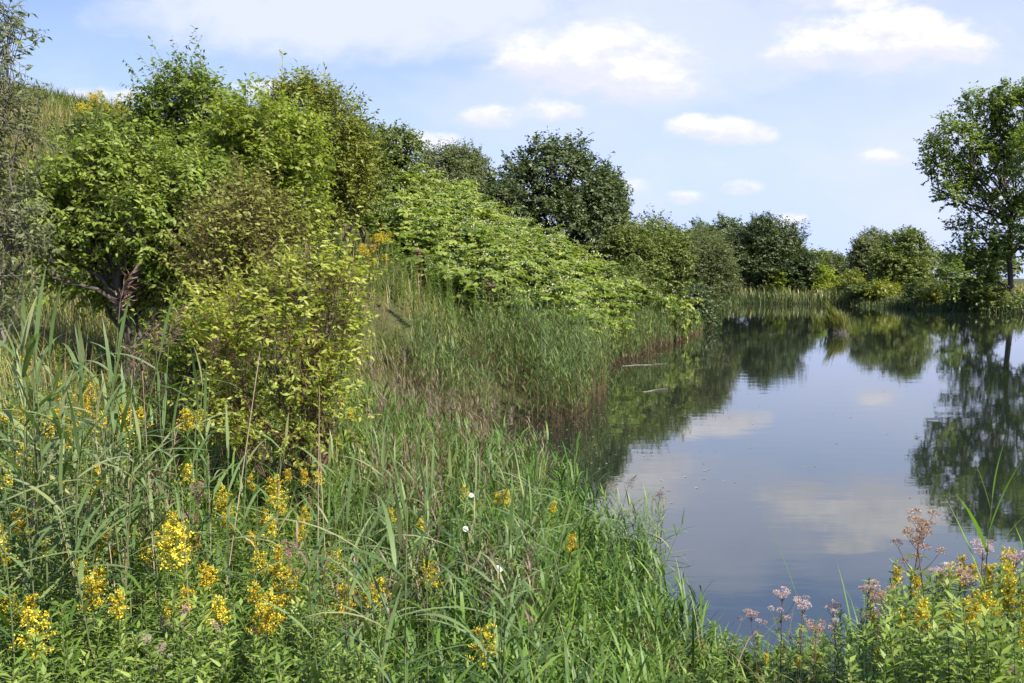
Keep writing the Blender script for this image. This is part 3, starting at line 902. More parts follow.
for (xx, yy, s, px) in kn:
    z = h1(xx, yy)
    hgt = rng.uniform(1.35, 2.05) * (0.75 if s < 1.6 else 1.0)
    if s < 2.5: lab = 'pale knotweed bush at the foot of the thicket, leaning out over the reeds and water'
    elif yy < lower_of(px) + 2.2: lab = 'pale knotweed bush along the near front of the thicket above the grassy slope'
    elif px < 430: lab = 'pale knotweed bush high in the thicket below the small dark crest tree'
    elif s > 7: lab = 'pale knotweed bush on the skyline ridge of the thicket'
    else: lab = 'cream flowered knotweed bush in the middle of the sloping thicket'
    knot.put((xx, yy, z), hgt, rng.uniform(0, 6.28), lab, 'shrub', kgroup[lab], wide=rng.uniform(0.95, 1.15))
# the pale bush apart, by the water further on
for (px, Y, hg, lab) in ((674, 48.5, 2.5, 'lone yellow green knotweed bush at the water before the olive tree'),):
    b = ground_at(px, Y)
    knot.put(b, hg, 1.0, lab, 'shrub', None, wide=0.5)

# ------------------------------------------------------------------ meadow on the hill
def scatter(n, x0, x1, y0, y1, seed, smin=0.0, smax=99, frame=True, margin=60):
    r = np.random.default_rng(seed)
    x = r.uniform(x0, x1, n); y = r.uniform(y0, y1, n)
    s = shore_dist(x, y)
    k = (s > smin) & (s < smax)
    if frame:
        px = 512 + x / np.maximum(y, .1) * FPX
        k &= (px > -margin) & (px < 1024 + margin)
    x, y, s = x[k], y[k], s[k]
    return np.stack([x, y, H(x, y) - 0.03], -1), s


def hill_grass():
    P, s = scatter(150000, -24, 3, 8.5, 34, 31, smin=0.6)
    P[:, 2] -= 0.02
    r = np.random.default_rng(32)
    nz = Noise3(8)
    d = nz(P, 0.9) * .6 + nz(P + 9, 2.6) * .4; k = r.random(len(P)) < (0.5 + 0.6 * d) * np.clip((s - np.interp(P[:, 1], [8, 15, 18, 27, 31], [0, .3, 1.8, 1.3, .6])) / .8, 0, 1)
    P = P[k]; n = len(P)
    dry = nz(P + 40, 0.45)
    Y = P[:, 1]
    left = np.clip((-P[:, 0] - 5) / 5, 0, 1)
    T = np.clip(0.30 + 0.30 * dry + 0.25 * nz(P + 70, 1.7) + 0.08 * left + r.normal(size=n) * 0.14, 0, 1)
    tall = np.clip(.8 + .5 * nz(P + 20, 1.1) + .35 * nz(P + 55, 3.1), .35, 1.5)
    g = Geo()
    blades(g, P, r.uniform(0, 6.28, n), r.uniform(.35, .85, n) * tall, 0.005 + 0.0005 * Y, r.uniform(0, .6, n), r.uniform(.2, 1.6, n), T, segs=3)
    tag(g.build('hill_grass', M['meadow']), 'tall mixed grass covering the open left slope', 'grass', kind='stuff')
    P, s = scatter(42000, -34, -7, 30, 50, 35, smin=1)
    n = len(P); g = Geo()
    blades(g, P, r.uniform(0, 6.28, n), r.uniform(.4, 1.0, n), 0.03, r.uniform(0, .6, n), r.uniform(.2, 1.4, n), np.clip(.35 + .3 * nz(P + 40, .45) + r.normal(size=n) * .17, 0, 1), segs=3)
    tag(g.build('hilltop_grass', M['meadow']), 'rough green grass along the hilltop skyline', 'grass', kind='stuff')
    # straw seed stalks
    P, s = scatter(15000, -24, 2, 9, 33, 33, smin=1.2)
    P = P[np.random.default_rng(5).random(len(P)) < np.clip((-P[:, 0] - 1) / 7,   .12, .55)]
    n = len(P); g = Geo()
    blades(g, P, r.uniform(0, 6.28, n), r.uniform(.5, .95, n), 0.006 + 0.0004 * P[:, 1], r.uniform(0, .2, n), r.uniform(.1, .5, n), r.random(n), segs=3)
    tag(g.build('dry_stalk_growth', M['drygrass']), 'straw and rust coloured dry stalks among the slope grass', 'grass', kind='stuff')


hill_grass()

# ------------------------------------------------------------------ reeds in the middle distance and along the banks
def reed_mass(gl, gb, P, r, hmin, hmax, wl, leaf_n=6, dead=0.2):
    n = len(P)
    hgt = r.uniform(hmin, hmax, n) * np.clip(.92 + .28 * Noise3(53)(P, 1.3), .55, 1.2)
    az = r.uniform(0, 6.28, n); tl = np.where(r.random(n) < .12, r.uniform(.15, .6, n), r.uniform(0, .13, n))
    blades(gb, P, az, hgt * 0.95, wl * 0.4, tl, 0.1, r.random(n), segs=2)
    D = np.stack([np.cos(az) * np.sin(tl), np.sin(az) * np.sin(tl), np.cos(tl)], -1)
    for k in range(2):                                     # dead leaves low on the stem
        B = P + D * (hgt * r.uniform(.06, .36, n))[:, None]
        blades(gb, B, r.uniform(0, 6.28, n), r.uniform(.15, .35, n), wl * .8, r.uniform(.3, 1.2, n), r.uniform(.3, 1.6, n), .5 * r.random(n), segs=3)
    for k in range(leaf_n):
        t = 0.32 + 0.62 * (k + r.random(n)) / leaf_n
        B = P + D * (hgt * t)[:, None]
        blades(gl, B, r.uniform(0, 6.28, n), r.uniform(.22, .42, n) * (0.7 + 0.3 * (1 - t)), wl * r.uniform(.7, 1.3, n), r.uniform(.2, .9, n), r.uniform(.2, 1.5, n), 0.62 * r.random(n) + 0.38 * (r.random(n) < dead), segs=3)


def reed_beds():
    r = np.random.default_rng(41)
    # the bed in front of the knotweed
    P, s = scatter(11000, -3.5, 5, 16.5, 33.5, 42, smin=-0.4, smax=3.2)
    px = 512 + P[:, 0] / P[:, 1] * FPX
    w = np.clip((P[:, 1] - 16.5) / 3, 0, 1) * np.clip((np.interp(P[:, 1], [17, 24, 28, 33], [3.2, 2.6, 1.3, .9]) - s) / .8, 0, 1)
    k = (r.random(len(P)) < w * np.clip(.62 + .75 * Noise3(51)(P, 1.5) + .3 * Noise3(52)(P, 4), .12, 1)) & (px > 415)
    P = P[k]
    gl, gb = Geo(), Geo()
    reed_mass(gl, gb, P, r, 1.45, 2.0, 0.017, leaf_n=9)
    root = empty('reed_bed', (1.5, 26, 0)); tag(root, 'dense green reed bed with reddish bases in front of the knotweed', 'reeds', kind='stuff')
    for g_, nm, mt in ((gl, 'foliage', 'reedbed'), (gb, 'stem', 'reedbase')):
        g_.V = [v - np.array([1.5, 26, 0]) for v in g_.V]
        g_.build(nm, M[mt], root)['kind'] = 'stuff'
    # the narrow bed further on
    P, s = scatter(12000, 1, 14, 34, 58, 43, smin=-0.5, smax=1.3)
    k = r.random(len(P)) < 0.8
    P = P[k]
    gl, gb = Geo(), Geo()
    reed_mass(gl, gb, P, r, 0.9, 1.6, 0.026, leaf_n=7, dead=0.3)
    root = empty('reed_bed', (8, 46, 0)); tag(root, 'narrow reed bed along the water below the olive tree', 'reeds', kind='stuff')
    for g_, nm, mt in ((gl, 'foliage', 'reedbed'), (gb, 'stem', 'reedbase')):
        g_.V = [v - np.array([8, 46, 0]) for v in g_.V]
        g_.build(nm, M[mt], root)['kind'] = 'stuff'
    # far bank fringe
    P, s = scatter(60000, 12, 60, 62, 124, 44, smin=-0.6, smax=5)
    P = P[r.random(len(P)) < np.clip(1.15 - s / 5, .15, 1)]
    n = len(P); g = Geo()
    blades(g, P, r.uniform(0, 6.28, n), r.uniform(.5, 1.5, n) * np.clip(.8 + .6 * Noise3(4)(P, .25), .3, 1.3), 0.08, r.uniform(0, .3, n), r.uniform(.1, .8, n), np.clip(.27 + .25 * Noise3(6)(P, .2) + r.normal(size=n) * .18, 0, 1), segs=3)
    tag(g.build('bank_reed_fringe', M['fringe']), 'reeds and rough grass fringing the far bank', 'reeds', kind='stuff')
    P, s = scatter(16000, 20, 90, 84, 200, 45, smin=2.5, smax=60)
    n = len(P); g = Geo()
    blades(g, P, r.uniform(0, 6.28, n), r.uniform(.5, 1.3, n), 0.16, r.uniform(0, .4, n), r.uniform(.1, .8, n), np.clip(r.normal(.6, .25, n), 0, 1), segs=2)
    tag(g.build('bank_meadow', M['meadow']), 'sunny yellowish meadow behind the far bank', 'grass', kind='stuff')


reed_beds()


# ------------------------------------------------------------------ single plants: reeds, goldenrod, hemp agrimony
def make_reed(seed, plume=None, leafmat='reed', n_leaf=12, h=2.1, leafL=(.30, .52), leafW=.021, stem='greenstem', upright=False, t0=.25):
    r = np.random.default_rng(seed)
    root = empty('reed', (0, 0, 0))
    gs, gl, gp = Geo(), Geo(), Geo()
    lean = r.uniform(0.02, 0.14); az0 = r.uniform(0, 6.28)
    t = np.linspace(0, 1, 8)
    pts = np.stack([np.cos(az0) * lean * h * t ** 2, np.sin(az0) * lean * h * t ** 2, h * t * (1 - lean * .15)], -1); pts[0, 2] = -0.06
    tube(gs, pts, np.linspace(.0055, .0022, 8), 5)
    plane = r.uniform(0, 3.14)
    for k in range(n_leaf):
        tt = t0 + (1 - t0) * (k + 0.5 * r.random()) / n_leaf
        b = np.array([np.interp(tt, t, pts[:, i]) for i in range(3)])
        az = plane + (k % 2) * math.pi + r.normal() * 0.5
        Ll = r.uniform(*leafL) * (1.1 - 0.35 * abs(tt - .6))
        if upright: tl, bd = r.uniform(.15, .4), r.uniform(.1, .5)
        else: tl, bd = r.uniform(.5, 1.2), r.uniform(.4, 1.4)
        if tt > .93 and plume is None: tl, bd = .12, .25
        blades(gl, b[None], [az], [Ll], [leafW * r.uniform(.75, 1.2)], [tl], [bd], [0.75 * r.random() + .12], segs=6, twist=r.uniform(-.9, .9))
    gs.build('stem', M[stem], root, smooth=True); gl.build('foliage', M[leafmat], root, smooth=True)
    if plume:
        n = 130
        q = r.random(n)
        top = pts[-1]
        hd = np.array([np.cos(az0), np.sin(az0), 0])
        ctr = top + hd * (q ** 2 * .09)[:, None] + np.array([0, 0, 1.0]) * (q * .26 - .06)[:, None]
        rad = .045 * np.sin(np.clip(q * 1.05 + .12, 0, 1) * math.pi)[:, None] ** .8
        off = r.normal(size=(n, 3)) * np.array([1, 1, .5]) * rad
        d = off / np.maximum(rad, 1e-3) + np.array([0, 0, .9]) + hd * .6 - np.array([0, 0, .6]) * r.random((n, 1))
        leaves(gp, ctr + off * .5, d, r.normal(size=(n, 3)), r.uniform(.03, .07, n), .0065, r.random(n), simple=True)
        tube(gp, [top, top + hd * .02 + [0, 0, .1], top + hd * .09 + [0, 0, .2]], [.002, .0015, .0008], 4)
        gp.build('plume', M[plume], root)
    return root, h


def make_dead_reed(seed):
    r = np.random.default_rng(seed)
    root = empty('dead_reed', (0, 0, 0)); g, gp = Geo(), Geo(); h = 2.0
    t = np.linspace(0, 1, 7); az = r.uniform(0, 6.28); l = r.uniform(.02, .12)
    pts = np.stack([np.cos(az) * l * h * t, np.sin(az) * l * h * t, h * t], -1); pts[0, 2] = -.06
    tube(g, pts, np.linspace(.005, .0022, 7), 5)
    for k in range(3):
        tt = r.uniform(.2, .7); b = pts[0] + (pts[-1] - pts[0]) * tt
        blades(gp, b[None], [r.uniform(0, 6.28)], [r.uniform(.15, .35)], [.012], [r.uniform(.6, 1.2)], [1.3], [r.random()], segs=4)
    g.build('stem', M['drystem'], root); gp.build('foliage', M['drygrass'], root)
    return root, h


def lance_stem(gs, gl, r, h, n_leaf=70, leafL=.085, leafW=.016, base=(0, 0, 0), t0=.1, droop=.25):
    b = np.array(base, float)
    az = r.uniform(0, 6.28); l = r.uniform(0, .14)
    t = np.linspace(0, 1, 6)
    pts = b + np.stack([np.cos(az) * l * h * t ** 1.5, np.sin(az) * l * h * t ** 1.5, h * t], -1); pts[0, 2] -= .05
    if gs is not None: tube(gs, pts, np.linspace(.0042, .002, 6), 5)
    u = t0 + (1 - t0) * (np.arange(n_leaf) + r.random(n_leaf)) / n_leaf
    P = np.stack([np.interp(u, t, pts[:, i]) for i in range(3)], -1)
    a = np.arange(n_leaf) * 2.4 + r.random(n_leaf) * .6
    el = r.uniform(.15, .75, n_leaf) + .3 * u
    D = np.stack([np.cos(a) * np.cos(el), np.sin(a) * np.cos(el), np.sin(el)], -1)
    Nn = np.array([0, 0, 1.0]) - D * .3 + r.normal(size=(n_leaf, 3)) * .2
    k = leafL * (1.08 - .45 * u ** 2) * r.uniform(.75, 1.2, n_leaf)
    leaves(gl, P, D, Nn, k, leafW * r.uniform(.8, 1.2, n_leaf), .4 * u + .6 * r.random(n_leaf), droop=droop)
    return pts[-1], unit(pts[-1] - pts[-2])


def make_goldenrod(seed, bloom=1.0, mat='gold', h=1.0):
    r = np.random.default_rng(seed)
    root = empty('goldenrod', (0, 0, 0)); gs, gl, gf = Geo(), Geo(), Geo()
    top, d = lance_stem(gs, gl, r, h * .9)
    nb = int(13 * bloom) + 3
    for k in range(nb):
        q = k / nb
        b = top - d * (.165 * (1 - q)) * bloom
        az = k * 2.4 + r.random(); Lb = (.062 * (1 - .60 * q) + .013) * bloom * r.uniform(.8, 1.2)
        hd = np.array([math.cos(az), math.sin(az), 0])
        t = np.linspace(0, 1, 5)[:, None]
        br = b + hd * Lb * t + np.array([0, 0, 1.0]) * Lb * (.75 * t - .35 * t ** 2)
        tube(gs, br, np.linspace(.0014, .0006, 5), 3)
        m = 40; u = .15 + .8 * r.random(m)
        P = np.stack([np.interp(u, t[:, 0], br[:, i]) for i in range(3)], -1) + r.normal(size=(m, 3)) * .007 + np.array([0, 0, .005])
        leaves(gf, P, r.normal(size=(m, 3)) + np.array([0, 0, .6]), r.normal(size=(m, 3)) + np.array([0, 0, .7]), r.uniform(.007, .012, m), .007, r.random(m), simple=True)
    gs.build('stem', M['greenstem'], root); gl.build('foliage', M['herb'], root); gf.build('flower_head', M[mat], root)
    return root, h


def make_herb(seed, h=.9):
    r = np.random.default_rng(seed)
    root = empty('leafy_herb', (0, 0, 0)); gs, gl = Geo(), Geo()
    lance_stem(gs, gl, r, h, n_leaf=95, leafL=.09, leafW=.0165)
    gs.build('stem', M['greenstem'], root); gl.build('foliage', M['herb'], root)
    return root, h


def make_agrimony(seed, mat='pink', h=1.25, size=1.3):
    r = np.random.default_rng(seed)
    root = empty('hemp_agrimony', (0, 0, 0)); gs, gl, gf = Geo(), Geo(), Geo()
    t = np.linspace(0, 1, 7); az = r.uniform(0, 6.28); l = r.uniform(0, .1)
    pts = np.stack([np.cos(az) * l * h * t ** 1.5, np.sin(az) * l * h * t ** 1.5, (h - .06) * t], -1); pts[0, 2] = -.05
    tube(gs, pts, np.linspace(.0055, .003, 7), 6)
    for k in range(9):                                  # opposite pairs of three-fingered leaves
        tt = .12 + .82 * k / 9
        b = np.array([np.interp(tt, t, pts[:, i]) for i in range(3)])
        for sgn in (0, math.pi):
            a = k * 1.57 + sgn + r.normal() * .2
            for da, sz in ((0, 1), (.5, .75), (-.5, .75)):
                D = np.array([math.cos(a + da), math.sin(a + da), r.uniform(-.1, .45)])
                leaves(gl, b[None] + D * .012, D[None], np.array([[0, 0, 1.0]]) + r.normal(size=(1, 3)) * .25, [.12 * sz * (1.15 - .5 * tt)], [.034 * sz], [r.random()], droop=.3)
    heads = [(pts[-1], 1.0)]
    for k in range(6):
        a = k * 1.05 + r.random(); b = pts[-1] - np.array([0, 0, .02 + .05 * r.random()])
        q = b + np.array([math.cos(a) * .034, math.sin(a) * .034, .036 + .02 * r.random()]) * size
        tube(gs, [b, (b + q) / 2 + [0, 0, -.008], q], [.002, .0016, .001], 4); heads.append((q, .75))
    for k in range(3):
        a = r.uniform(0, 6.28); tt = r.uniform(.72, .9)
        b = np.array([np.interp(tt, t, pts[:, i]) for i in range(3)])
        q = b + np.array([math.cos(a) * .11, math.sin(a) * .11, .12 + .05 * r.random()])
        tube(gs, [b, (b + q) / 2 + [0, 0, -.012], q], [.0025, .002, .0015], 4); heads.append((q, .7))
    main = gf
    for c, s in heads:
        gf = main if s > .9 or (s > .72 and np.linalg.norm(c - pts[-1]) < .06) else Geo()
        m = int(110 * s * size)
        d = unit(r.normal(size=(m, 3)) + np.array([0, 0, .55])) * np.array([1, 1, .62])
        P = c + d * .027 * s * size * r.uniform(.4, 1, (m, 1)) + np.array([0, 0, .008])
        leaves(gf, P, d + r.normal(size=(m, 3)) * .35 + np.array([0, 0, .3]), r.normal(size=(m, 3)) + d, r.uniform(.008, .015, m), .0045, r.random(m), simple=True)
        if gf is not main: gf.build('flower_head', M[mat], root)
    gs.build('stem', M['redstem'], root); gl.build('foliage', M['agri'], root); main.build('flower_head', M[mat], root)
    return root, h


reed_k = Kind([make_reed(s) for s in (301, 302, 303, 304, 305, 306)])
reed_pl = Kind([make_reed(s, plume='plume', n_leaf=9) for s in (311, 312, 313)] + [make_reed(314, plume='plumebuff', n_leaf=8)])
reed_br = Kind([make_reed(s, leafmat='brightreed', n_leaf=6, h=1.9, upright=True, t0=.66, leafL=(.40, .52), leafW=.030) for s in (321, 322)])
dead_k = Kind([make_dead_reed(s) for s in (331, 332, 333, 334)])
gold_k = Kind([make_goldenrod(s, b) for s, b in ((341, .9), (342, 1.05), (343, .75), (344, .95), (345, .6), (346, 1.15))])
herb_k = Kind([make_herb(s) for s in (351, 352, 353, 354)])
agri_k = Kind([make_agrimony(s) for s in (361, 362, 363)])
agri_b = Kind([make_agrimony(s, 'buff', size=1.6) for s in (364, 365)])

prng = random.Random(17)


def put_top(kind, px, py, Y, label, cat, group, hmin=.5, hmax=3.2, **kw):
    """Stand a plant on the ground at distance Y so that its real height brings the top to the frame point."""
    p = at(px, py, Y)
    z = h1(p[0], Y)
    h = min(max(p[2] - z, hmin), hmax)
    kind.put((p[0], Y, z), h, prng.uniform(0, 6.28), label, cat, group, tilt=(prng.gauss(0, .05), prng.gauss(0, .05)), **kw)


def put_lift(kind, px, py, h, label, cat, group, **kw):
    x, y = hit(px, py, h)
    kind.put((x, y, h1(x, y)), h, prng.uniform(0, 6.28), label, cat, group, tilt=(prng.gauss(0, .05), prng.gauss(0, .05)), **kw)


# --- goldenrod
gold_named = [
    (220, 498, 'goldenrod with the fullest yellow head, upright at the centre of the lower left'),
    (90, 527, 'goldenrod with twin yellow heads beside the reed tangle, lower left'),
    (60, 541, 'small goldenrod just left of the twin headed one'),
    (160, 577, 'goldenrod with a single short head below the fullest one'),
    (265, 545, 'tall loose goldenrod leading the golden cluster right of the fullest head'),
    (305, 565, 'bright goldenrod at the right end of the golden cluster'),
    (290, 582, 'low goldenrod under the bright right end of the golden cluster'),
    (320, 582, 'outermost goldenrod on the right of the golden cluster'),
    (250, 528, 'orange tinged goldenrod at the left end of the golden cluster'),
    (357, 415, 'lone goldenrod beside the stem of the yellow leaved sapling'),
    (365, 578, 'small goldenrod in the grass, left one of a close pair'),
    (390, 580, 'orange goldenrod in the grass, right one of a close pair'),
    (436, 560, 'pale goldenrod standing alone in the bright grass'),
    (472, 620, 'withered orange goldenrod low in the bright grass'),
    (470, 490, 'goldenrod among reed tips near the water, beside a white bindweed'),
    (515, 494, 'goldenrod nearest the open water in the reed tips'),
    (560, 536, 'pale goldenrod at the water side of the bright grass'),
    (125, 520, 'goldenrod between the twin headed and the fullest goldenrod'),
    (20, 610, 'brownish goldenrod at the left edge, low down'),
]
for px, py, lab in gold_named:
    put_lift(gold_k, px, py - 14, prng.uniform(.95, 1.12), lab, 'goldenrod', 'goldenrods in the foreground', wide=.95)
for px, py in ((30, 385), (45, 396), (66, 384), (80, 392), (20, 352), (78, 380), (185, 404), (60, 402), (100, 408), (40, 410), (130, 398), (150, 402), (28, 402), (52, 378),
               (10, 455), (15, 490), (40, 440), (95, 458), (150, 505), (180, 458), (280, 468), (12, 512), (35, 470), (165, 508), (68, 420), (112, 420), (8, 400), (205, 408)):
    put_lift(gold_k, px + prng.uniform(-5, 5), py - 8, prng.uniform(1.2, 1.4), 'goldenrod half hidden by the blue green reeds on the left', 'goldenrod', 'goldenrods behind the left reeds', pick=prng.choice((2, 0, 3)))
for px, py in ((205, 560), (420, 512), (488, 492), (275, 555), (545, 498), (400, 505), (330, 470)):
    put_lift(gold_k, px, py - 8, 1.0, 'goldenrod scattered through the middle of the green growth', 'goldenrod', 'goldenrods in the middle growth', pick=4)
for k in range(44):
    px = prng.uniform(0, 345); py = prng.uniform(455, 590)
    put_lift(gold_k, px, py, prng.uniform(.95, 1.12), 'slender goldenrod scattered among the leafy stems of the lower left', 'goldenrod', 'goldenrods scattered in the lower left', pick=prng.choice((2, 4, 4, 0)), wide=.9)
for k in range(16):
    px = prng.uniform(78, 130); x, y = hit(px, prng.uniform(104, 122), .9, y0=18)
    gold_k.put((x, y, h1(x, y)), prng.uniform(1.2, 1.6), prng.uniform(0, 6), 'goldenrod blooming on the hilltop against the sky', 'goldenrod', 'goldenrods on the hilltop', pick=5, wide=1.6)
for k in range(16):
    px = prng.uniform(358, 402); x, y = hit(px, prng.uniform(222, 262), .9, y0=18)
    gold_k.put((x, y, h1(x, y)), prng.uniform(1.0, 1.3), prng.uniform(0, 6), 'goldenrod blooming on the slope at the edge of the knotweed', 'goldenrod', 'goldenrods beside the knotweed', pick=1, wide=1.6)
# right corner
for k in range(34):
    px = prng.uniform(860, 1030); Y = prng.uniform(4.3, 6.2)
    py = max(np.interp(px, [850, 900, 960, 1024], [606, 552, 538, 530]) + (6.2 - Y) * 28 + prng.uniform(-8, 16), 530)
    put_top(gold_k, px, py, Y, 'goldenrod in the dense yellow growth of the right corner', 'goldenrod', 'goldenrods in the right corner', pick=prng.choice((2, 4, 4)), hmax=1.9, wide=.8)
for k in range(120):
    px = prng.uniform(845, 1035); Y = prng.uniform(3.9, 6.4)
    py = np.interp(px, [830, 870, 900, 960, 1024], [628, 574, 545, 538, 530]) + (6.4 - Y) * 30 + prng.uniform(0, 36)
    put_top(herb_k, px, py, Y, 'leafy yellow green stem in the right corner growth', 'herb', 'leafy stems in the right corner', hmax=1.9)
for px, py in ((795, 650), (812, 642), (840, 650), (768, 662)):
    put_top(gold_k, px, py, 5.9, 'small goldenrod at the water edge below the curved reed blade', 'goldenrod', 'goldenrods at the near water edge', pick=4)

# --- hemp agrimony
agri_named = [
    (902, 514, 1, 'tallest hemp agrimony with a faded buff head standing against the water'),
    (940, 532, 1, 'buff headed hemp agrimony right of the tallest one'),
    (872, 590, 1, 'drooping faded hemp agrimony left of the tallest one'),
    (958, 562, 0, 'broad pink hemp agrimony in front of the bright reed shoot'),
    (984, 545, 0, 'pink hemp agrimony close beside the bright reed shoot'),
    (1002, 540, 0, 'small pale hemp agrimony right of the bright reed shoot'),
    (925, 552, 0, 'pink hemp agrimony between the two buff headed ones'),
    (1004, 600, 0, 'dusky hemp agrimony among goldenrod at the right edge'),
    (842, 603, 0, 'pale hemp agrimony leaning toward the water, left of the right corner'),
    (766, 612, 0, 'slim hemp agrimony alone at the left of the water edge clump'),
    (784, 588, 0, 'hemp agrimony with the highest head of the water edge clump'),
    (800, 600, 0, 'hemp agrimony on the right of the water edge clump'),
    (815, 620, 1, 'dark headed hemp agrimony below the curved reed blade'),
    (865, 578, 0, 'small white flecked hemp agrimony at the water side of the right corner'),
    (178, 628, 0, 'pale pink hemp agrimony low among the leafy stems, lower left'),
    (145, 646, 0, 'palest hemp agrimony nearest the bottom edge, lower left'),
    (165, 655, 0, 'small pink hemp agrimony beside the palest one'),
    (228, 640, 0, 'pair headed pink hemp agrimony right of the pale pink one'),
    (262, 645, 1, 'brownish hemp agrimony right of the pair headed one'),
    (205, 620, 0, 'small hemp agrimony between pale pink and pair headed ones'),
    (200, 500, 1, 'buff hemp agrimony beside the fullest goldenrod head'),
    (290, 560, 1, 'buff hemp agrimony inside the golden cluster'),
]
for px, py, b, lab in agri_named:
    if px > 700: put_top(agri_b if b else agri_k, px, py, np.interp(py, [510, 620], [6.2, 5.4]), lab, 'hemp agrimony', 'hemp agrimonies', hmax=1.9)
    else: put_top(agri_b if b else agri_k, px, py - 14, np.interp(py, [500, 655], [6.2, 4.3]), lab, 'hemp agrimony', 'hemp agrimonies', wide=.62)
for k in range(7):
    px = prng.uniform(850, 1024); py = prng.uniform(585, 672) + max(0, 900 - px) * .5
    put_top(agri_k if k % 3 else agri_b, px, min(py, 678), prng.uniform(4.6, 5.8), 'hemp agrimony crowded among the goldenrod of the right corner', 'hemp agrimony', 'hemp agrimonies in the right corner', hmax=1.5)

# --- reeds in the foreground
left_reeds = [(12, 318, 6.2), (35, 335, 6.0), (8, 350, 5.6), (58, 345, 6.6), (25, 372, 5.4), (70, 372, 5.8), (110, 368, 6.4), (48, 400, 5.0), (14, 410, 4.8), (90, 400, 5.4), (130, 400, 6.0),
              (150, 395, 6.8), (175, 392, 6.0), (182, 372, 7.0), (210, 405, 6.4), (240, 420, 6.8), (190, 425, 5.6), (155, 430, 5.2), (120, 440, 5.0), (65, 440, 4.7), (30, 450, 4.5), (265, 430, 7.2),
              (225, 445, 5.8), (280, 455, 6.4), (310, 450, 7.0), (100, 470, 4.6), (5, 470, 4.3), (250, 470, 5.6), (330, 470, 6.6), (350, 445, 7.6), (375, 450, 8.2)]
left_reeds += [(prng.uniform(-5, 130), prng.uniform(322, 450), prng.uniform(4.7, 6.6)) for _ in range(22)]
for i, (px, py, Y) in enumerate(left_reeds):
    lab = {0: 'tallest green reed at the left edge, leaf tips above the grass line', 13: 'green reed with broad leaves leaning right below the sapling'}.get(i, 'blue green reed with arching leaves in the tangle on the left')
    put_top(reed_k, px, py, Y, lab, 'reed', 'reeds on the left', hmax=2.6, wide=1.3)
for (px, py, Y, lab) in ((92, 298, 6.6, 'plumed reed at far left, its drooping plume before the dark trunk'), (150, 335, 6.8, 'reed with a rusty purple plume left of the sapling'), (166, 345, 6.4, 'reed with a bent brownish plume beside the rusty purple one'),
                        (140, 352, 7.2, 'short rusty plumed reed among yellow blooms'), (205, 350, 8.5, 'plumed reed in front of the twiggy shrub')):
    put_top(reed_pl, px, py, Y, lab, 'reed', 'plumed reeds on the left', hmax=2.7)
for k in range(34):
    px = prng.uniform(385, 520); py = prng.uniform(395, 470)
    put_top(reed_pl, px, py, prng.uniform(10, 15), 'purple plumed reed in the dusky patch between the sapling and the water', 'reed', 'plumed reeds between sapling and water', hmax=1.9, hmin=1.0)
mid_reeds = [(prng.uniform(330, 560), prng.uniform(432, 520)) for _ in range(55)]
for px, py in mid_reeds:
    put_lift(reed_k, px, max(py, 438 + (px - 330) * .17), prng.uniform(1.15, 1.6), 'blue green reed in the band between the bright grass and the water', 'reed', 'reeds in the middle band', wide=1.15)
for k in range(22):                                        # the dark clump at the water's edge
    px = prng.uniform(600, 668); py = prng.uniform(500, 575) + abs(px - 632) * .5
    x, y = hit(px, py + 30, .9)
    put_top(reed_k, px, py, prng.uniform(8.5, 11.0), 'slender dark reed in the clump at the bend of the water edge', 'reed', 'reeds in the water edge clump', hmax=1.7, hmin=.85, wide=1.9)
for (px, py, lab) in ((617, 484, 'dark plumed reed, left of the pair standing up against the water'), (656, 492, 'dark plumed reed, right of the pair standing up against the water'), (632, 488, 'reed with a folded plume between the plumed pair at the water')):
    put_top(reed_pl, px, py, 9.6, lab, 'reed', 'plumed reeds at the water edge', hmax=2.1, wide=1.6)
put_top(reed_br, 988, 476, 5.0, 'tall bright green reed shoot rising alone before the water on the right', 'reed', None, pick=0, hmax=2.3)
put_top(reed_br, 1030, 490, 5.0, 'green reed leaning in from the right edge', 'reed', None, pick=1, hmax=2.2)
for k in range(13):
    px = prng.uniform(0, 340); py = prng.uniform(350, 480)
    put_top(dead_k, px, py, prng.uniform(4.8, 7.5), 'pale dead reed stalk standing straight in the left tangle', 'dead reed', 'dead reed stalks', hmax=2.6)

# --- leafy stems without bloom
for k in range(150):
    px = prng.uniform(-10, 380); py = prng.uniform(545, 690)
    put_lift(herb_k, px, py, prng.uniform(.75, 1.0), 'leafy green stem without bloom, one of many filling the lower left', 'herb', 'leafy stems in the lower left')


# --- tall weeds on the open slope, reeds along the front of the reed bed
for k in range(110):
    Y = prng.uniform(13, 31); xs_ = float(np.interp(Y, LY, LX)); x = xs_ - prng.uniform(2.6, 7.5)
    px = 512 + x / Y * FPX
    if px < 335 or px > 520: continue
    herb_k.put((x, Y, h1(x, Y)), prng.uniform(.9, 1.4), prng.uniform(0, 6.28), 'tall leafy weed rising above the grass of the open slope', 'herb', 'weeds on the open slope', wide=prng.uniform(1.2, 1.9))
for k in range(22):
    Y = prng.uniform(14, 30); xs_ = float(np.interp(Y, LY, LX)); x = xs_ - prng.uniform(2.4, 7)
    px = 512 + x / Y * FPX
    if px < 345 or px > 520: continue
    agri_b.put((x, Y, h1(x, Y)), prng.uniform(1.0, 1.4), prng.uniform(0, 6.28), 'faded brown hemp agrimony on the open slope', 'hemp agrimony', 'hemp agrimonies on the slope', wide=1.4)
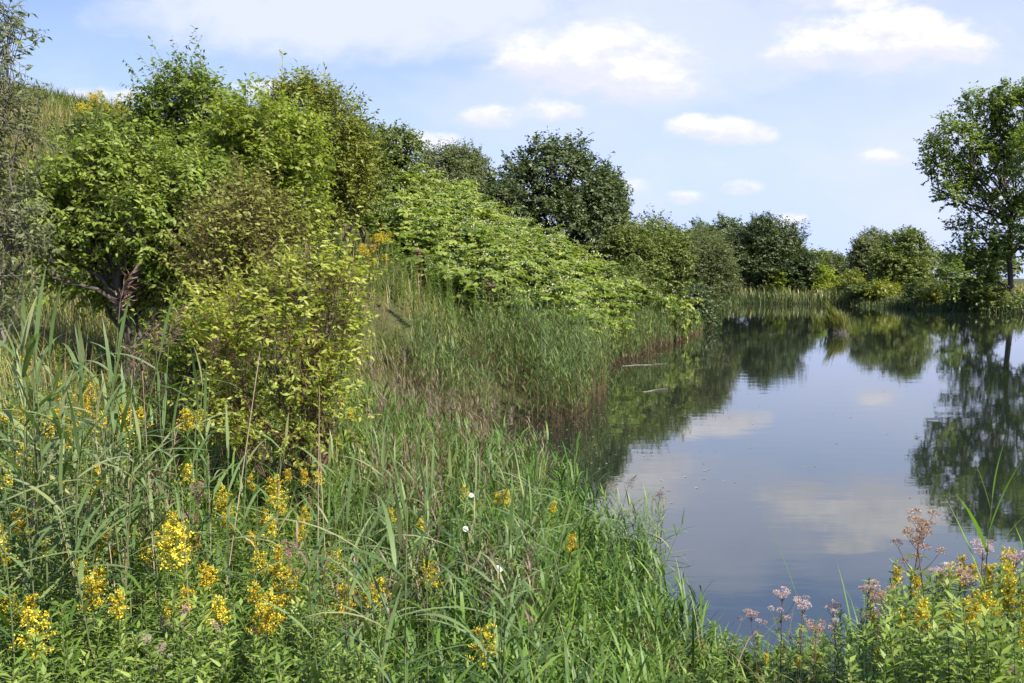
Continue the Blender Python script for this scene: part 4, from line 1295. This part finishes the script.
for k in range(90):
    Y = prng.uniform(18.5, 33); x = float(np.interp(Y, LY, LX)) + prng.uniform(-.9, .3)
    z = max(h1(x, Y), -.35)
    reed_k.put((x, Y, z), prng.uniform(1.3, 1.9) - min(z, 0), prng.uniform(0, 6.28), 'tall reed along the water front of the reed bed', 'reed', 'reeds at the front of the reed bed', wide=.9)

# --- ground cover of the foreground
def undergrowth():
    r = np.random.default_rng(71)
    P, s = scatter(5200, -6.5, 4.5, 2.3, 14, 72, smin=0.05, margin=120)
    px = 512 + P[:, 0] / P[:, 1] * FPX
    w = np.where(px < 400, 1.0, np.where(px < 700, .35, 1.0)) * np.clip((13 - P[:, 1]) / 6, .12, 1)
    P = P[r.random(len(P)) < w]
    gl, gs = Geo(), Geo()
    for p in P[:1250]:
        q = 512 + p[0] / p[1] * FPX
        lance_stem(gs, gl, r, r.uniform(.35, .85) * float(np.interp(q, [600, 690, 790, 850], [1, .38, .38, .9])), n_leaf=50, leafL=.09, leafW=.018, base=p)
    root = empty('undergrowth', (0, 0, 0)); tag(root, 'mass of leafy green stems filling the near bank', 'undergrowth', kind='stuff')
    gl.build('foliage', M['herb'], root)['kind'] = 'stuff'; gs.build('stem', M['greenstem'], root)['kind'] = 'stuff'

    # grass in tufts, thick in the middle
    T, s = scatter(5200, -9, 5, 2.3, 19, 73, smin=-0.1, margin=120)
    px = 512 + T[:, 0] / T[:, 1] * FPX
    w = np.interp(px, [-100, 250, 380, 450, 680, 740, 1100], [.2, .3, .7, .9, 1, .6, .25]) * np.interp(T[:, 1], [2.5, 8, 11, 20], [1, .9, .45, .22])
    T = T[r.random(len(T)) < w]
    px = 512 + T[:, 0] / T[:, 1] * FPX
    low = np.interp(px, [560, 620, 690, 790, 850], [1, .72, .5, .45, .9])
    m = r.integers(7, 26, len(T)); idx = np.repeat(np.arange(len(T)), m); n = len(idx)
    az = r.uniform(0, 6.28, n); rad = np.abs(r.normal(size=n)) * .055
    P = T[idx] + np.stack([np.cos(az) * rad, np.sin(az) * rad, np.zeros(n)], -1)
    size = r.uniform(.4, 1.05, len(T)) * low
    g = Geo()
    blades(g, P, az + r.normal(size=n) * .7, size[idx] * r.uniform(.55, 1.1, n), r.uniform(.007, .016, n), r.uniform(.02, .6, n), r.uniform(.3, 2.4, n),
           np.clip(r.normal(.5, .2, len(T))[idx] + r.normal(size=n) * .15, 0, 1), segs=5)
    tag(g.build('grass', M['grass']), 'bright green long grass on the near bank beside the water', 'grass', kind='stuff')
    # broad leaved canary grass among it
    P, s = scatter(9500, -5, 4, 2.8, 16, 77, smin=-.05)
    px = 512 + P[:, 0] / P[:, 1] * FPX
    w = np.interp(px, [150, 330, 430, 640, 690, 720], [.12, .6, 1, 1, .5, 0]) * np.interp(P[:, 1], [3, 7, 10, 16], [1, 1, .6, .25]) * np.clip(.65 + .6 * Noise3(12)(P, 1.6), .1, 1)
    k = r.random(len(P)) < w; P = P[k]; px = px[k]; near = px > 585
    gl, gs = Geo(), Geo()
    reed_mass(gl, gs, P[near], r, .4, .72, .018, leaf_n=7, dead=.05)
    P = P[~near]
    reed_mass(gl, gs, P, r, .5, 1.1, .021, leaf_n=7, dead=.05)
    root = empty('canary_grass', (0, 0, 0)); tag(root, 'lush broad leaved green grass stems beside the water', 'grass', kind='stuff')
    gl.build('foliage', M['grass'], root, smooth=True)['kind'] = 'stuff'; gs.build('stem', M['greenstem'], root)['kind'] = 'stuff'
    # dusky plume grass between the sapling and the reed bed
    P, s = scatter(9000, -5, 2, 9.5, 20, 76, smin=0.0)
    px = 512 + P[:, 0] / P[:, 1] * FPX
    P = P[(px > 365) & (px < 560) & (r.random(len(P)) < .09)]
    Q, s = scatter(5000, -5, 1.5, 5.2, 11, 78, smin=0.0)
    px = 512 + Q[:, 0] / Q[:, 1] * FPX
    Q = Q[(px > 20) & (px < 540) & (Noise3(61)(Q, 1.7) + .35 * Noise3(62)(Q, 5) > .62)]
    P = np.concatenate([P, Q]); n = len(P); g = Geo()
    Lh = r.uniform(.7, 1.25, n)
    blades(g, P, r.uniform(0, 6.28, n), Lh, .006, r.uniform(0, .2, n), r.uniform(.1, .5, n), r.random(n), segs=4)
    for k in range(7):
        az = r.uniform(0, 6.28, n)
        blades(g, P + np.array([0, 0, 1.0]) * (Lh * r.uniform(.68, .95, n))[:, None], az, r.uniform(.08, .2, n), .011, r.uniform(.2, .8, n), r.uniform(.3, 1.2, n), r.random(n), segs=3)
    tag(g.build('plume_grass', M['dusk']), 'dusky red brown plume grass between the sapling and the reed bed', 'grass', kind='stuff')
    P, s = scatter(12000, -9, 5, 2.6, 19, 74, smin=0.0, margin=120)
    P = P[r.random(len(P)) < .3]; n = len(P); g = Geo()
    blades(g, P, r.uniform(0, 6.28, n), r.uniform(.3, .9, n), r.uniform(.003, .008, n), r.uniform(0, .8, n), r.uniform(.2, 2.0, n), r.random(n), segs=5)
    tag(g.build('dry_grass', M['drygrass']), 'dry straw blades mixed into the foreground growth', 'grass', kind='stuff')
    # broad blue-green blades in the middle
    P, s = scatter(1200, -5, 3, 4, 15, 75, smin=0.0)
    px = 512 + P[:, 0] / P[:, 1] * FPX
    P = P[(px > 180) & (px < 700)]; n = len(P); g = Geo()
    blades(g, P, r.uniform(0, 6.28, n), r.uniform(.5, 1.0, n), r.uniform(.012, .022, n), r.uniform(0, .35, n), r.uniform(.5, 1.7, n), r.random(n), segs=6)
    tag(g.build('sedge_growth', M['reed']), 'broad blue green sedge blades through the near bank', 'sedge', kind='stuff')


undergrowth()


# ------------------------------------------------------------------ small things
def bindweed(px, py, lab):
    x, y = hit(px, py, .95)
    z = at(px, py, y)[2]
    root = empty('bindweed', (x, y, h1(x, y))); tag(root, lab, 'bindweed', 'white bindweed blooms')
    r = np.random.default_rng(int(px)); h = z - h1(x, y)
    g, gs, gl = Geo(), Geo(), Geo()
    ang = np.linspace(0, 2 * math.pi, 20, endpoint=False)
    ax = unit(np.array([.35, -.7, .6])); a = unit(np.cross(ax, [0, 0, 1.0])); b = np.cross(ax, a)
    rows = []
    for rr, d in ((.003, 0), (.006, .016), (.011, .028), (.021, .035)):
        rows.append(np.array([0, 0, h]) + ax * d + rr * (np.cos(ang)[:, None] * a + np.sin(ang)[:, None] * b) * (1 + .06 * np.cos(5 * ang)[:, None]))
    V = np.concatenate(rows); F = [[i * 20 + j, i * 20 + (j + 1) % 20, (i + 1) * 20 + (j + 1) % 20, (i + 1) * 20 + j] for i in range(3) for j in range(20)]
    g.add(V, F); g.build('flower', M['white'], root, smooth=True)
    t = np.linspace(0, 1, 14); pts = np.stack([.03 * np.cos(9 * t) * (1 - t), .03 * np.sin(9 * t) * (1 - t), h * t], -1)
    tube(gs, pts, .0016, 4); gs.build('stem', M['greenstem'], root)
    P = pts[2:13]; n = len(P)
    d = rand_dirs(r, n) * np.array([1, 1, .3])
    leaves(gl, P, d, np.tile([0, 0, 1.0], (n, 1)) + .3 * rand_dirs(r, n), .06, .045, r.random(n)); gl.build('foliage', M['herb'], root)


bindweed(470, 497, 'white bindweed trumpet on the reed tips near the water')
bindweed(464, 531, 'white bindweed trumpet just below the one on the reed tips')
bindweed(497, 571, 'white bindweed trumpet lowest down, in the bright grass')


def curved_blade(px, py, Y, az, L, tilt, bend, label):
    p = at(px, py, Y); z = h1(p[0], Y); g = Geo()
    blades(g, np.array([[0, 0, 0.0]]), [az], [L], [.03], [tilt], [bend], [.5], segs=10, twist=.6)
    o = g.build('sedge', M['brightreed'], smooth=True); o.location = (p[0], Y, z)
    tag(o, label, 'sedge', None)


curved_blade(826, 683, 5.6, 3.0, 1.5, .10, .42, 'long single blade curving left over the water edge clump')
curved_blade(840, 640, 5.6, .2, 1.1, .15, .6, 'short upright blade at the left of the right corner growth')


def drift(px0, py0, px1, py1, lab):
    a = at(px0, py0, 3.0 / -(ray(px0, py0)[2])); b = at(px1, py1, 3.0 / -(ray(px1, py1)[2]))
    r = np.random.default_rng(int(px0)); g = Geo()
    c = (a + b) / 2
    pts = wavy(r, a - c, b - c, 8, .03); pts[:, 2] = np.linspace(-.004, .012, 8) + .006 * r.random(8)
    tube(g, pts, np.linspace(.018, .007, 8) * r.uniform(.8, 1.2, 8), 7)
    q = pts[4]; tube(g, [q, q + [.18, .05, .03], q + [.3, .08, .04]], [.008, .005, .003], 5)
    o = g.build('floating_branch', M['greybark'], smooth=True); o.location = (c[0], c[1], 0)
    tag(o, lab, 'branch', 'floating branches')


drift(622, 366, 667, 364, 'bleached floating branch, the longer one by the reeds')
drift(643, 392, 668, 389, 'short bleached branch floating nearer on the water')


def litter():
    r = np.random.default_rng(88)
    n = 900
    y = r.uniform(13, 62, n); x = np.interp(y, LY, LX) + np.abs(r.normal(size=n)) * 1.6 + .3
    far = r.random(n) < .25
    x = np.where(far, x + r.uniform(0, 14, n), x)
    P = np.stack([x, y, r.uniform(.004, .008, n)], -1)
    P = P[shore_dist(x, y) < -.1]; n = len(P); g = Geo()
    D = rand_dirs(r, n) * np.array([1, 1, 0.0])
    leaves(g, P, D, np.tile([0, 0, 1.0], (n, 1)) + r.normal(size=(n, 3)) * .03, r.uniform(.03, .09, n), r.uniform(.015, .04, n), r.random(n), simple=True, droop=0)
    tag(g.build('floating_leaf_litter', M['drygrass']), 'fallen leaves and bits of reed drifting on the water', 'leaf litter', kind='stuff')


litter()


def tussock():
    Y = 3.0 / -(ray(837, 333)[2]); p = at(837, 333, Y)
    root = empty('sedge_tussock', (p[0], Y, 0)); root.scale = (1.25, 1.25, 1.25); tag(root, 'pointed sedge tussock on an old stump standing in the water', 'tussock')
    r = np.random.default_rng(3); g, gs = Geo(), Geo()
    tube(gs, [(0, 0, -.5), (0, 0, .1), (.02, 0, .32), (-.03, .02, .42)], [.42, .40, .30, .12], 10)
    gs.build('stump', M['bark'], root, smooth=True)
    n = 1300; P = np.stack([r.normal(size=n) * .22, r.normal(size=n) * .2, r.uniform(.05, .4, n)], -1)
    blades(g, P, np.where(r.random(n) < .55, math.pi + r.normal(size=n) * .7, r.uniform(0, 6.28, n)), r.uniform(.3, .85, n), .02, r.uniform(0, .5, n), r.uniform(.1, 1.2, n), r.random(n), segs=4)
    m = 50; P = np.stack([r.normal(size=m) * .06, r.normal(size=m) * .06, np.full(m, .35)], -1)
    blades(g, P, math.pi + r.normal(size=m) * .3, r.uniform(.9, 1.35, m), .035, .42 + r.normal(size=m) * .06, .15, r.random(m), segs=4)
    g.build('foliage', M['meadow'], root)
    gb = Geo(); tube(gb, [(-.1, 0, .2), (-.35, 0, .85), (-.62, 0, 1.35)], [.03, .022, .012], 5); gb.build('stick', M['bark'], root)


tussock()

for kd in (knot, reed_k, reed_pl, reed_br, dead_k, gold_k, herb_k, agri_k, agri_b):
    kd.finish()
